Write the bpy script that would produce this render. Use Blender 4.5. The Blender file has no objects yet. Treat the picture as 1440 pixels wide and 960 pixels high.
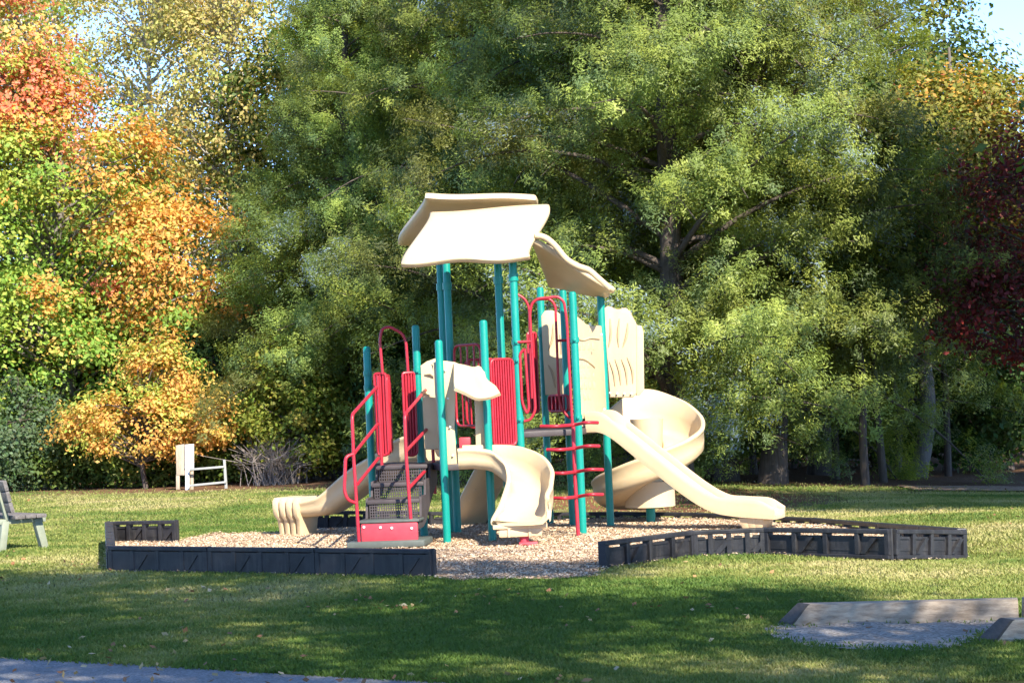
import bpy, bmesh, math, random
import numpy as np
from mathutils import Vector, Matrix
rnd = random.Random(7)
R = math.radians
sc = bpy.context.scene
COL = sc.collection

# ------------------------------------------------------------------ camera
CAMZ, FPX, ROLL = 1.7, 3250.0, R(2.5)
PITCH = math.atan(64 * math.cos(ROLL) / FPX)
fw = Vector((0, math.cos(PITCH), math.sin(PITCH)))
up0 = Vector((0, -math.sin(PITCH), math.cos(PITCH)))
rt0 = Vector((1, 0, 0))
RT = rt0 * math.cos(ROLL) - up0 * math.sin(ROLL)
UP = rt0 * math.sin(ROLL) + up0 * math.cos(ROLL)
CAM = Vector((0, 0, CAMZ))
cd = bpy.data.cameras.new('camera')
cam = bpy.data.objects.new('camera', cd)
COL.objects.link(cam)
m = Matrix.Identity(4)
for i in range(3):
    m[i][0], m[i][1], m[i][2], m[i][3] = RT[i], UP[i], -fw[i], CAM[i]
cam.matrix_world = m
cd.sensor_width = 36
cd.lens = 36 * FPX / 1440
cd.clip_end = 2000
sc.camera = cam

def ray(px, py):
    return fw + RT * ((px - 720) / FPX) + UP * ((480 - py) / FPX)
def G(px, py, z=0.0):                    # photo point on the horizontal plane z
    d = ray(px, py)
    return CAM + d * ((z - CAMZ) / d.z)
def P(px, py, D):                        # photo point at distance D along the view
    d = ray(px, py)
    return CAM + d * (D / d.y)

# ------------------------------------------------------------------ terrain
def hgt(x, y):
    x = np.asarray(x, float); y = np.asarray(y, float)
    g = lambda cx, cy, sx, sy: np.exp(-((x - cx) / sx) ** 2 - ((y - cy) / sy) ** 2)
    z = -0.30 * np.clip((x - 2.2) / 5.5, 0, 1.2) * np.clip((y - 26.5) / 9, 0, 1) - 0.12 * g(4.4, 21.8, 1.3, 1.3)
    z = z + 0.03 * np.sin(x * .45 + 1) * np.sin(y * .31) * np.clip((y - 29) / 8, 0, 1)
    return z
def H(x, y):
    return float(hgt(x, y))

# ------------------------------------------------------------------ materials
def new_mat(name):
    mt = bpy.data.materials.new(name)
    mt.use_nodes = True
    nt = mt.node_tree
    b = nt.nodes['Principled BSDF']
    return mt, nt, b
def N(nt, t, **kw):
    n = nt.nodes.new(t)
    for k, v in kw.items():
        if k in n.inputs: n.inputs[k].default_value = v
        else: setattr(n, k, v)
    return n
def ramp(nt, fac, stops):
    r = nt.nodes.new('ShaderNodeValToRGB')
    cr = r.color_ramp
    while len(cr.elements) < len(stops): cr.elements.new(.5)
    for e, (p, c) in zip(cr.elements, stops):
        e.position = p; e.color = (*c, 1)
    nt.links.new(fac, r.inputs[0])
    return r.outputs[0]
def mixc(nt, fac, a, b, mode='MIX'):
    n = nt.nodes.new('ShaderNodeMix'); n.data_type = 'RGBA'; n.blend_type = mode
    for s, v in ((n.inputs[0], fac), (n.inputs[6], a), (n.inputs[7], b)):
        if isinstance(v, (int, float)): s.default_value = v
        elif isinstance(v, tuple): s.default_value = (*v, 1)
        else: nt.links.new(v, s)
    return n.outputs[2]
def wpos(nt):
    return nt.nodes.new('ShaderNodeNewGeometry').outputs['Position']
def noise(nt, scale, detail=4, rough=.55, vec=None):
    n = N(nt, 'ShaderNodeTexNoise', Scale=scale, Detail=detail, Roughness=rough)
    if vec is not None: nt.links.new(vec, n.inputs['Vector'])
    return n.outputs[0]
def bump(nt, b, h, strength=.3, dist=.02):
    n = N(nt, 'ShaderNodeBump', Strength=strength, Distance=dist)
    nt.links.new(h, n.inputs['Height'])
    nt.links.new(n.outputs[0], b.inputs['Normal'])

def plastic(name, c1, c2, rough=.45, scale=3, bs=.05, spec=.4, dirt=None):
    mt, nt, b = new_mat(name)
    p = wpos(nt)
    col = ramp(nt, noise(nt, scale, 6, .6, p), [(.3, c1), (.7, c2)])
    if dirt:
        f = ramp(nt, noise(nt, 9, 8, .7, p), [(.55, (0, 0, 0)), (.75, (.5, .5, .5))])
        col = mixc(nt, f, col, dirt)
    if dirt:
        mp = nt.nodes.new('ShaderNodeMapping'); mp.inputs['Scale'].default_value = (11, 11, 1.1); nt.links.new(p, mp.inputs['Vector'])
        f2 = ramp(nt, noise(nt, 1.6, 7, .65, mp.outputs[0]), [(.52, (0, 0, 0)), (.78, (.6, .6, .6))])
        col = mixc(nt, f2, col, dirt)
    nt.links.new(col, b.inputs['Base Color'])
    rr = N(nt, 'ShaderNodeMapRange'); rr.inputs[3].default_value = rough - .1; rr.inputs[4].default_value = rough + .15
    nt.links.new(noise(nt, 14, 4, .6, p), rr.inputs[0]); nt.links.new(rr.outputs[0], b.inputs['Roughness'])
    b.inputs['Specular IOR Level'].default_value = spec
    bump(nt, b, noise(nt, 60, 3, .6, p), bs, .01)
    return mt

M = {}
M['cream'] = plastic('cream plastic', (.52, .395, .235), (.58, .45, .275), .42, 2.2, .05, .4, (.50, .40, .27))
M['teal'] = plastic('teal powder coat', (.0, .205, .165), (.004, .235, .19), .35, 4, .03, .45)
M['red'] = plastic('red vinyl coat', (.33, .012, .026), (.39, .018, .034), .38, 4, .03, .45)
M['redbox'] = plastic('faded red plastic', (.42, .04, .06), (.48, .06, .08), .5, 5, .05, .3)
M['deck'] = plastic('dark brown vinyl', (.045, .036, .038), (.075, .062, .064), .55, 6, .1, .35)
M['greypl'] = plastic('grey green plastic', (.06, .072, .066), (.10, .115, .105), .55, 5, .08, .3)
M['border'] = plastic('black recycled plastic', (.010, .010, .012), (.030, .030, .035), .45, 5, .12, .35, (.075, .07, .062))
M['bolt'] = plastic('zinc bolt', (.6, .6, .6), (.7, .7, .7), .3)
M['white'] = plastic('white paint', (.72, .74, .78), (.8, .81, .83), .5)
M['greywood_rail'] = plastic('pale grey paint', (.24, .25, .25), (.33, .34, .33), .6, 8)
M['benchgreen'] = plastic('pale green worn paint', (.17, .195, .145), (.24, .26, .20), .6, 8, .2)

def wood(name, dark, light, axis, sc_=1.0, crack=.5):
    mt, nt, b = new_mat(name)
    tc = nt.nodes.new('ShaderNodeTexCoord')
    mp = nt.nodes.new('ShaderNodeMapping')
    s = [14 * sc_] * 3; s[axis] = 1.2 * sc_
    mp.inputs['Scale'].default_value = s
    nt.links.new(tc.outputs['Object'], mp.inputs['Vector'])
    g = noise(nt, 2.2, 9, .68, mp.outputs[0])
    col = ramp(nt, g, [(.25, dark), (.47, tuple((a + b2) / 2 for a, b2 in zip(dark, light))), (.7, light)])
    big = noise(nt, 3, 4, .6, tc.outputs['Object'])
    col = mixc(nt, ramp(nt, big, [(.5, (0, 0, 0)), (.75, (.7, .7, .7))]), col, tuple(d * .7 for d in dark))
    nt.links.new(col, b.inputs['Base Color'])
    b.inputs['Roughness'].default_value = .85
    bump(nt, b, g, crack, .02)
    return mt
M['timber'] = wood('weathered timber', (.13, .09, .06), (.52, .42, .31), 0)
M['timber_end_shade'] = wood('weathered end grain darkened as shade', (.035, .03, .027), (.10, .085, .07), 1)  # dark tone paints the shade on the kerb's slanted end
M['greyplank'] = wood('grey weathered plank', (.06, .052, .05), (.18, .165, .16), 1, 1.4)
M['boardwood'] = wood('tan weathered board', (.24, .19, .14), (.46, .38, .29), 2, 1.2)
M['bark'] = wood('cedar bark', (.03, .023, .018), (.13, .10, .082), 2, .8, 1)
M['greybark'] = wood('grey bark', (.07, .06, .05), (.20, .18, .155), 2, .8, .9)
M['palebark'] = wood('pale bark', (.28, .25, .2), (.55, .52, .46), 2, .7, .5)
M['twig'] = wood('dry grey twig', (.16, .13, .11), (.34, .29, .26), 2, 2, .3)

def leaf_mat(name, trans=.35, rough=.55, spec=.25):
    mt, nt, b = new_mat(name)
    at = N(nt, 'ShaderNodeAttribute', attribute_name='col')
    nt.links.new(at.outputs['Color'], b.inputs['Base Color'])
    b.inputs['Roughness'].default_value = rough
    b.inputs['Specular IOR Level'].default_value = spec
    tr = nt.nodes.new('ShaderNodeBsdfTranslucent')
    tc = mixc(nt, 1.0, at.outputs['Color'], (1.5, 1.4, .6), 'MULTIPLY')
    nt.links.new(tc, tr.inputs['Color'])
    mx = nt.nodes.new('ShaderNodeMixShader'); mx.inputs[0].default_value = trans
    nt.links.new(b.outputs[0], mx.inputs[1]); nt.links.new(tr.outputs[0], mx.inputs[2])
    nt.links.new(mx.outputs[0], nt.nodes['Material Output'].inputs['Surface'])
    return mt
M['leaf'] = leaf_mat('leaf', .38)
M['needle'] = leaf_mat('cedar needle', .42, .5, .35)
M['grass'] = leaf_mat('grass blade', .3, .6, .2)
M['chip'] = leaf_mat('wood chip', .0, .85, .1)
M['litter'] = leaf_mat('fallen leaf', .1, .8, .15)

# ground: lawn with worn patches, forest litter under the trees
def ground_mat():
    mt, nt, b = new_mat('lawn ground')
    p = wpos(nt)
    sep = nt.nodes.new('ShaderNodeSeparateXYZ'); nt.links.new(p, sep.inputs[0])
    n1 = noise(nt, .55, 5, .62, p); n2 = noise(nt, 7, 6, .7, p); n3 = noise(nt, 60, 4, .7, p)
    g = ramp(nt, n2, [(.3, (.08, .10, .025)), (.55, (.15, .175, .045)), (.75, (.23, .22, .08))])
    worn = ramp(nt, n1, [(.45, (0, 0, 0)), (.68, (.85, .85, .85))])
    col = mixc(nt, worn, g, (.33, .265, .135))
    col = mixc(nt, ramp(nt, n3, [(.35, (.55, .55, .55)), (.7, (0, 0, 0))]), col, (.05, .06, .02))
    # forest floor beyond the tree line
    ma = N(nt, 'ShaderNodeMath', operation='MULTIPLY_ADD'); ma.inputs[1].default_value = .55; ma.inputs[2].default_value = -40.6
    nt.links.new(sep.outputs[0], ma.inputs[0])
    ad = N(nt, 'ShaderNodeMath', operation='ADD'); nt.links.new(ma.outputs[0], ad.inputs[0]); nt.links.new(sep.outputs[1], ad.inputs[1])
    nz = N(nt, 'ShaderNodeMath', operation='MULTIPLY_ADD'); nz.inputs[1].default_value = 6; nz.inputs[2].default_value = -3
    nt.links.new(noise(nt, .5, 4, .6, p), nz.inputs[0])
    ad2 = N(nt, 'ShaderNodeMath', operation='ADD'); nt.links.new(ad.outputs[0], ad2.inputs[0]); nt.links.new(nz.outputs[0], ad2.inputs[1])
    mr = N(nt, 'ShaderNodeMapRange'); mr.inputs[1].default_value = -.6; mr.inputs[2].default_value = .9
    nt.links.new(ad2.outputs[0], mr.inputs[0])
    litter = ramp(nt, noise(nt, 22, 6, .7, p), [(.3, (.06, .035, .02)), (.55, (.17, .095, .055)), (.72, (.3, .2, .12))])
    col = mixc(nt, mr.outputs[0], col, litter)
    # reddish needle litter below the big cedar
    vs = N(nt, 'ShaderNodeVectorMath', operation='SUBTRACT'); vs.inputs[1].default_value = (2.3, 33.5, 0); nt.links.new(p, vs.inputs[0])
    vm = N(nt, 'ShaderNodeVectorMath', operation='MULTIPLY'); vm.inputs[1].default_value = (.42, .24, 0); nt.links.new(vs.outputs[0], vm.inputs[0])
    vl = N(nt, 'ShaderNodeVectorMath', operation='LENGTH'); nt.links.new(vm.outputs[0], vl.inputs[0])
    m2 = N(nt, 'ShaderNodeMath', operation='MULTIPLY_ADD'); m2.inputs[1].default_value = 1.0; nt.links.new(n1, m2.inputs[0]); nt.links.new(vl.outputs[1], m2.inputs[2])
    mr2 = N(nt, 'ShaderNodeMapRange'); mr2.inputs[1].default_value = 1.25; mr2.inputs[2].default_value = 1.55
    mr2.inputs[3].default_value = 1; mr2.inputs[4].default_value = 0
    nt.links.new(m2.outputs[0], mr2.inputs[0])
    col = mixc(nt, mr2.outputs[0], col, ramp(nt, noise(nt, 25, 6, .7, p), [(.3, (.10, .04, .02)), (.7, (.30, .14, .075))]))
    nt.links.new(col, b.inputs['Base Color'])
    b.inputs['Roughness'].default_value = .95; b.inputs['Specular IOR Level'].default_value = .1
    bump(nt, b, noise(nt, 40, 5, .7, p), .8, .03)
    return mt
M['ground'] = ground_mat()
def granular(name, stops, scale, bs=.6, rough=.9):
    mt, nt, b = new_mat(name)
    p = wpos(nt)
    v = N(nt, 'ShaderNodeTexVoronoi', Scale=scale); nt.links.new(p, v.inputs['Vector'])
    hs = nt.nodes.new('ShaderNodeSeparateColor'); nt.links.new(v.outputs['Color'], hs.inputs[0])
    col = ramp(nt, hs.outputs[0], stops)
    col = mixc(nt, ramp(nt, noise(nt, 1.5, 5, .6, p), [(.4, (0, 0, 0)), (.75, (.55, .55, .55))]), col, stops[0][1])
    nt.links.new(col, b.inputs['Base Color']); b.inputs['Roughness'].default_value = rough
    b.inputs['Specular IOR Level'].default_value = .2
    bump(nt, b, v.outputs['Distance'], bs, .02)
    return mt
M['mulch'] = granular('wood mulch', [(0, (.16, .095, .055)), (.4, (.38, .25, .16)), (1, (.58, .43, .31))], 28)
M['gravel'] = granular('grey gravel', [(0, (.20, .17, .14)), (.5, (.36, .32, .27)), (1, (.50, .45, .39))], 55)
M['asphalt'] = granular('grey asphalt', [(0, (.17, .165, .165)), (.5, (.26, .255, .255)), (1, (.38, .37, .36))], 90, .4, .85)

# ------------------------------------------------------------------ mesh building
def catmull(pts, n=6):
    pts = [Vector(p) for p in pts]
    if len(pts) < 3: return pts
    out = []
    e = [pts[0] * 2 - pts[1]] + pts + [pts[-1] * 2 - pts[-2]]
    for i in range(1, len(e) - 2):
        a, b, c, d = e[i - 1:i + 3]
        for k in range(n):
            t = k / n
            out.append(.5 * ((2 * b) + (c - a) * t + (2 * a - 5 * b + 4 * c - d) * t * t + (3 * b - a - 3 * c + d) * t ** 3))
    out.append(pts[-1]); return out
def rounded(pts, r=.05, n=4):            # polyline with filleted corners
    pts = [Vector(p) for p in pts]; out = [pts[0]]
    for i in range(1, len(pts) - 1):
        a, b, c = pts[i - 1:i + 2]
        d1, d2 = (a - b), (c - b); rr = min(r, d1.length * .45, d2.length * .45)
        s, e = b + d1.normalized() * rr, b + d2.normalized() * rr
        for k in range(n + 1):
            t = k / n
            out.append(s * (1 - t) ** 2 + b * 2 * t * (1 - t) + e * t * t)
    out.append(pts[-1]); return out

XF = None
class MB:
    def __init__(s): s.b = bmesh.new()
    def tube(s, pts, r, seg=10, cap=True):
        pts = [Vector(p) for p in pts]; n = len(pts)
        rs = r if isinstance(r, (list, tuple)) else [r] * n
        ref = None; rings = []
        for i, p in enumerate(pts):
            t = (pts[min(i + 1, n - 1)] - pts[max(i - 1, 0)])
            t = t.normalized() if t.length > 1e-9 else Vector((0, 0, 1))
            if ref is None: ref = Vector((1, 0, 0)) if abs(t.x) < .8 else Vector((0, 1, 0))
            u = (ref - t * ref.dot(t)).normalized(); ref = u; v = t.cross(u)
            rings.append([s.b.verts.new(p + (u * math.cos(2 * math.pi * k / seg) + v * math.sin(2 * math.pi * k / seg)) * rs[i]) for k in range(seg)])
        for a, b in zip(rings, rings[1:]):
            for k in range(seg):
                s.b.faces.new((a[k], a[(k + 1) % seg], b[(k + 1) % seg], b[k]))
        if cap:
            s.b.faces.new(rings[0][::-1]); s.b.faces.new(rings[-1])
        return s
    def hexa(s, c, bev=0):                 # 8 corners: bottom 4 then top 4
        v = [s.b.verts.new(Vector(p)) for p in c]
        fs = [s.b.faces.new([v[i] for i in f]) for f in ((3, 2, 1, 0), (4, 5, 6, 7), (0, 1, 5, 4), (1, 2, 6, 5), (2, 3, 7, 6), (3, 0, 4, 7))]
        if bev:
            es = {e for f in fs for e in f.edges}
            bmesh.ops.bevel(s.b, geom=list(es), offset=bev, segments=2, profile=.5, affect='EDGES')
        return s
    def box(s, c, d, bev=0, rz=0, u=None, v=None, w=None):
        c = Vector(c)
        if u is None:
            u = Vector((math.cos(rz), math.sin(rz), 0)); v = Vector((-math.sin(rz), math.cos(rz), 0)); w = Vector((0, 0, 1))
        u, v, w = u * d[0] / 2, v * d[1] / 2, w * d[2] / 2
        return s.hexa([c - u - v - w, c + u - v - w, c + u + v - w, c - u + v - w, c - u - v + w, c + u - v + w, c + u + v + w, c - u + v + w], bev)
    def prism(s, poly, off, bev=0, segs=2):        # polygon (list of Vector) extruded by vector off
        off = Vector(off)
        a = [s.b.verts.new(Vector(p)) for p in poly]; b = [s.b.verts.new(Vector(p) + off) for p in poly]
        n = len(poly)
        fs = [s.b.faces.new(a[::-1]), s.b.faces.new(b)]
        for i in range(n): fs.append(s.b.faces.new((a[i], a[(i + 1) % n], b[(i + 1) % n], b[i])))
        if bev:
            es = list({e for f in fs[:2] for e in f.edges})
            bmesh.ops.bevel(s.b, geom=es, offset=bev, segments=segs, profile=.5, affect='EDGES')
        return s
    def loft(s, rings, closed=True, cap=True):
        V = [[s.b.verts.new(Vector(p)) for p in r] for r in rings]
        n = len(V[0])
        for a, b in zip(V, V[1:]):
            for k in range(n if closed else n - 1):
                s.b.faces.new((a[k], a[(k + 1) % n], b[(k + 1) % n], b[k]))
        if cap and closed:
            s.b.faces.new(V[0][::-1]); s.b.faces.new(V[-1])
        return s
    def build(s, name, mat, parent=None, ang=38):
        bm = s.b
        if XF is not None: bmesh.ops.transform(bm, matrix=XF, verts=bm.verts)
        bmesh.ops.recalc_face_normals(bm, faces=bm.faces)
        for f in bm.faces: f.smooth = True
        for e in bm.edges:
            if len(e.link_faces) == 2 and e.calc_face_angle(0) > R(ang): e.smooth = False
        me = bpy.data.meshes.new(name)
        bm.verts.ensure_lookup_table()
        xs = np.array([v.co[:] for v in bm.verts])
        c = (xs.min(0) + xs.max(0)) / 2; c[2] = xs[:, 2].min()
        c = Vector(c)
        bmesh.ops.translate(bm, verts=bm.verts, vec=-c)
        bm.to_mesh(me); bm.free()
        return link(name, me, mat, c, parent)
ORG = {}
def link(name, me, mat, origin, parent=None):
    if mat: me.materials.append(M[mat])
    o = bpy.data.objects.new(name, me); COL.objects.link(o)
    ORG[o.name] = Vector(origin)
    if parent: o.parent = parent; o.location = Vector(origin) - ORG[parent.name]
    else: o.location = origin
    return o
def empty(name, loc):
    o = bpy.data.objects.new(name, None); COL.objects.link(o); o.empty_display_size = .2
    o.location = loc; ORG[o.name] = Vector(loc); return o
def tag(o, label=None, cat=None, group=None, kind=None):
    if label: o['label'] = label
    if cat: o['category'] = cat
    if group: o['group'] = group
    if kind: o['kind'] = kind
    return o

# leaves: rhombic faces from arrays
def leaf_mesh(name, c, u, v, col):
    """c centres, u long half axis, v short half axis, col colours"""
    n = len(c)
    vs = np.empty((n, 4, 3), np.float32)
    vs[:, 0] = c - u; vs[:, 1] = c + v - u * .1; vs[:, 2] = c + u; vs[:, 3] = c - v - u * .1
    me = bpy.data.meshes.new(name)
    me.vertices.add(n * 4); me.loops.add(n * 4); me.polygons.add(n)
    me.vertices.foreach_set('co', vs.reshape(-1))
    me.loops.foreach_set('vertex_index', np.arange(n * 4, dtype=np.int32))
    me.polygons.foreach_set('loop_start', np.arange(0, n * 4, 4, dtype=np.int32))
    me.polygons.foreach_set('loop_total', np.full(n, 4, np.int32))
    me.update(calc_edges=True)
    a = me.attributes.new('col', 'FLOAT_COLOR', 'POINT')
    cc = np.ones((n, 4, 4), np.float32); cc[:, :, :3] = np.clip(col, 0, 1)[:, None, :]
    a.data.foreach_set('color', cc.reshape(-1))
    return me
def unit(a): return a / np.maximum(np.linalg.norm(a, axis=-1, keepdims=True), 1e-9)
def rand_axes(rg, n, size, asp, upb=.6, out=None):
    nrm = rg.normal(size=(n, 3)) * (1 if out is None else .6) + np.array([0, 0, upb])
    nrm = unit(nrm if out is None else nrm + out)
    t = unit(np.cross(nrm, rg.normal(size=(n, 3))))
    w = np.cross(nrm, t)
    L = size * rg.uniform(.6, 1.25, (n, 1))
    return t * L, w * L * asp

# ================================================================== SETTING
def grid_sheet(name, xs, ys, zf, mat, kind='structure', mask=None):
    X, Y = np.meshgrid(xs, ys); Z = zf(X, Y)
    nx, ny = len(xs), len(ys)
    idx = np.arange(nx * ny).reshape(ny, nx)
    q = np.stack([idx[:-1, :-1], idx[:-1, 1:], idx[1:, 1:], idx[1:, :-1]], -1).reshape(-1, 4)
    if mask is not None:
        cx = (X[:-1, :-1] + X[1:, 1:]) / 2; cy = (Y[:-1, :-1] + Y[1:, 1:]) / 2
        q = q[mask(cx, cy).reshape(-1)]
    co = np.stack([X, Y, Z], -1).reshape(-1, 3)
    used, inv = np.unique(q, return_inverse=True); q = inv.reshape(-1, 4); co = co[used]
    me = bpy.data.meshes.new(name)
    me.from_pydata(co.tolist(), [], q.tolist())
    me.polygons.foreach_set('use_smooth', np.ones(len(q), bool))
    o = link(name, me, mat, (0, 0, 0)); tag(o, kind=kind); return o
def inpoly(poly):
    P_ = np.array([(p[0], p[1]) for p in poly])
    def f(x, y):
        r = np.zeros(np.shape(x), bool); j = len(P_) - 1
        for i in range(len(P_)):
            xi, yi = P_[i]; xj, yj = P_[j]
            c = ((yi > y) != (yj > y)) & (x < (xj - xi) * (y - yi) / (yj - yi + 1e-12) + xi)
            r ^= c; j = i
        return r
    return f
gx = np.concatenate([np.linspace(-700, -40, 18), np.linspace(-36, -14, 16), np.linspace(-13, 13, 105), np.linspace(14, 36, 16), np.linspace(40, 700, 18)])
gy = np.concatenate([np.linspace(-300, -10, 12), np.linspace(-6, 12, 12), np.linspace(12.5, 52, 160), np.linspace(54, 100, 18), np.linspace(120, 900, 18)])
grid_sheet('lawn', gx, gy, hgt, 'ground')

# asphalt drive crossing the bottom left corner
e0, e1 = G(0, 925), G(640, 961)
rd = (e1 - e0).normalized(); rn = Vector((-rd.y, rd.x, 0))
if rn.y > 0: rn = -rn
mb = MB()
far = []
for i in range(-60, 61):
    wob = .05 * math.sin(i * 1.7) + .04 * math.sin(i * .61 + 1) + rnd.uniform(-.02, .02)
    far.append(e0 + rd * (i * .9) - rn * wob)
mb.prism([p + Vector((0, 0, .006)) for p in far] + [p + rn * 6 + Vector((0, 0, .006)) for p in far[::-1]], (0, 0, -.08))
tag(mb.build('asphalt_drive', 'asphalt'), kind='structure')

# gravel pad between the timber kerbs
pad = [G(*p) for p in ((1070, 893), (1092, 878), (1150, 873), (1460, 868), (1475, 890), (1395, 892), (1372, 903), (1340, 913), (1280, 918), (1180, 916), (1110, 907))]
padf = inpoly(pad)
grid_sheet('gravel_patch', np.arange(1.2, 4.6, .05), np.arange(13, 17, .05), lambda x, y: hgt(x, y) + .012 + .012 * np.sin(x * 9) * np.sin(y * 11), 'gravel', mask=padf)
tag(grid_sheet('dirt_path', np.arange(6.2, 14, .3), np.arange(36.2, 38.2, .25), lambda x, y: hgt(x, y) + .02, 'mulch'), kind='structure')

# ------------------------------------------------------------------ border sections
BH = .27
def border_mesh(L, slots):
    """one moulded section along +x from 0 to L: rails, uprights, recessed web, slanted ribs, window slots"""
    q = MB(); T = .10
    q.box((L / 2, 0, BH - .021), (L - .01, T, .042), .008)                 # top rail
    q.box((L / 2, 0, .018), (L - .02, T, .036), .006)                     # bottom rail
    n = 4; pw = L / n
    for k in range(n + 1):
        x = min(max(k * pw, .03), L - .03)
        q.box((x, 0, BH / 2), (.05 if 0 < k < n else .055, T - .008, BH - .07), .006)
    q.box((L / 2, 0, .128), (L - .06, .028, .115))                         # middle web
    q.box((L / 2, 0, .053), (L - .06, .018, .045))
    for k in range(n):
        x0 = k * pw + .03
        if k % 2 == 1:
            for s in (-1, 1):
                q.hexa([(x0, s * .020, .045), (x0 + .06, s * .020, .045), (x0 + .06, s * .047, .045), (x0, s * .047, .045),
                        (x0 + .13, s * .020, .19), (x0 + .19, s * .020, .19), (x0 + .19, s * .047, .19), (x0 + .13, s * .047, .19)])
        q.box((x0 + pw / 2 - .03, 0, .192), (pw - .10, .05, .024))
    if not slots: q.box((L / 2, 0, .128), (L - .05, .078, .19))
    q.tube([(L - .008, 0, -.05), (L - .008, 0, BH + .006)], .02, 8)        # spike through the joint
    return q
BG = 'black plastic border sections round the wood chips'
def border(a, b, label, z0=0.0, slots=True):
    a, b = Vector(a), Vector(b); d = b - a; d.z = 0
    q = border_mesh(d.length, slots)
    bm = q.b
    ang = math.atan2(d.y, d.x)
    bmesh.ops.recalc_face_normals(bm, faces=bm.faces)
    for f in bm.faces: f.smooth = False
    me = bpy.data.meshes.new('border_section'); bm.to_mesh(me); bm.free()
    o = link('border_section', me, 'border', (a.x, a.y, a.z + z0))
    o.rotation_euler = (0, math.asin(max(-.3, min(.3, -(b.z - a.z) / d.length))), ang)
    return tag(o, label, 'border', BG)
def chain(pts, labels, z0=0, slots=True):
    for a, b, l in zip(pts, pts[1:], labels): border(a, b, l, z0, slots)
def lerp(a, b, t): return a * (1 - t) + b * t
V0, V1 = G(611, 812), G(157, 803)
chain([V1, lerp(V1, V0, 1 / 3), lerp(V1, V0, 2 / 3), V0], [
    'black border section in front of the chips, the one at the left front corner',
    'black border section in the middle of the shaded front run left of the opening',
    'black border section in front of the stairs, ending at the opening in the border'], -.01, False)
V2 = G(153, 733, .27); V2.z = 0
chain([V1 + (V2 - V1) * t for t in (.01, .25, .5, .75, 1)], [
    'black border section running back from the left front corner, nearest of the left side',
    'second black border section back from the left front corner, seen end on',
    'third black border section back from the left front corner, seen end on',
    'last black border section of the left side, at the left rear corner'])
V3 = G(249, 731, .27); V3.z = 0
border(V2 + Vector((.06, 0, 0)), V3, 'short black border section facing the camera at the left rear corner beside open lawn')
rear = [P(432, 732, 29.3), P(540, 732, 29.2), P(672, 732, 29.0), P(760, 732, 28.9), P(868, 732, 28.7), P(981, 732, 28.0), P(1065, 732, 27.0), P(1146, 732, 25.9)]
tops = [.25, .21, .15, .12, .10, .085, .08, .09]
for p, t in zip(rear, tops): p.z = t - BH
chain(rear, ['black border section behind the foot of the long left slide',
             'black border section behind the staircase, partly hidden by posts',
             'low black border section behind the climbing ramp',
             'low black border section seen between the small spiral slide and the ladder',
             'sunken black border section behind the big spiral slide',
             'sunken black border section behind the lower half of the straight slide',
             'sunken black border section behind the foot of the straight slide'])
R0 = G(847, 800); R1 = G(974, 783); R2 = G(1078, 779); R3 = G(1255, 783)
R4 = P(1355, 783, 21.9)
chain([R0, R1, R2, R3, R4], [
    'grey black border section right of the opening, nearest to it',
    'grey black border section second right of the opening, angled towards the straight slide',
    'grey black border section facing the camera in front of the foot of the straight slide',
    'last grey black border section of the right front, at the far right corner'], -.015)
q1, q2, q3 = P(1299, 739, 23.0), P(1239, 735, 24.2), rear[-1].copy()
q1.z -= BH; q2.z -= BH
chain([R4, q1, q2, q3], [
    'black border section leading back from the far right corner, inner face showing',
    'dark border section at the right rear with its open inner slots showing',
    'dark border section at the right rear joining the straight run behind the slides'])

mpoly = [V1, V2, V3, G(300, 750), P(385, 752, 28.8), rear[0], *rear[1:], q2, q1, R4, R3, R2, R1, R0, G(838, 812), G(770, 817), G(690, 815), G(640, 818), V0]
mf = inpoly(mpoly)
def mulch_z(x, y): return hgt(x, y) + .014 + .012 * np.sin(x * 3.1 + y) * np.sin(y * 2.3 - x)
grid_sheet('wood_chip_bed', np.arange(-5.4, 4.6, .07), np.arange(20, 30, .07), mulch_z, 'mulch', mask=mf)
rg = np.random.default_rng(3)
n = 260000
x = rg.uniform(-5.3, 4.5, n); y = rg.uniform(20.2, 29.8, n)
k = mf(x + rg.normal(0, .05, n), y + rg.normal(0, .08, n)); x, y = x[k], y[k]
c = np.stack([x, y, mulch_z(x, y) + rg.uniform(.002, .02, len(x))], -1)
u, v = rand_axes(rg, len(x), .017, .38, 3)
pal = np.array([(.60, .47, .33), (.53, .39, .26), (.42, .29, .18), (.64, .53, .40), (.30, .20, .125), (.50, .40, .30)])
cc = pal[rg.choice(6, len(x), p=[.27, .25, .14, .18, .08, .08])] * rg.uniform(.8, 1.12, (len(x), 1))
tag(link('wood_chips', leaf_mesh('wood_chips', c, u, v, cc), 'chip', (0, 0, 0)), 'tan wood chips covering the ground under the play structure', 'wood chips', kind='stuff')

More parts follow.
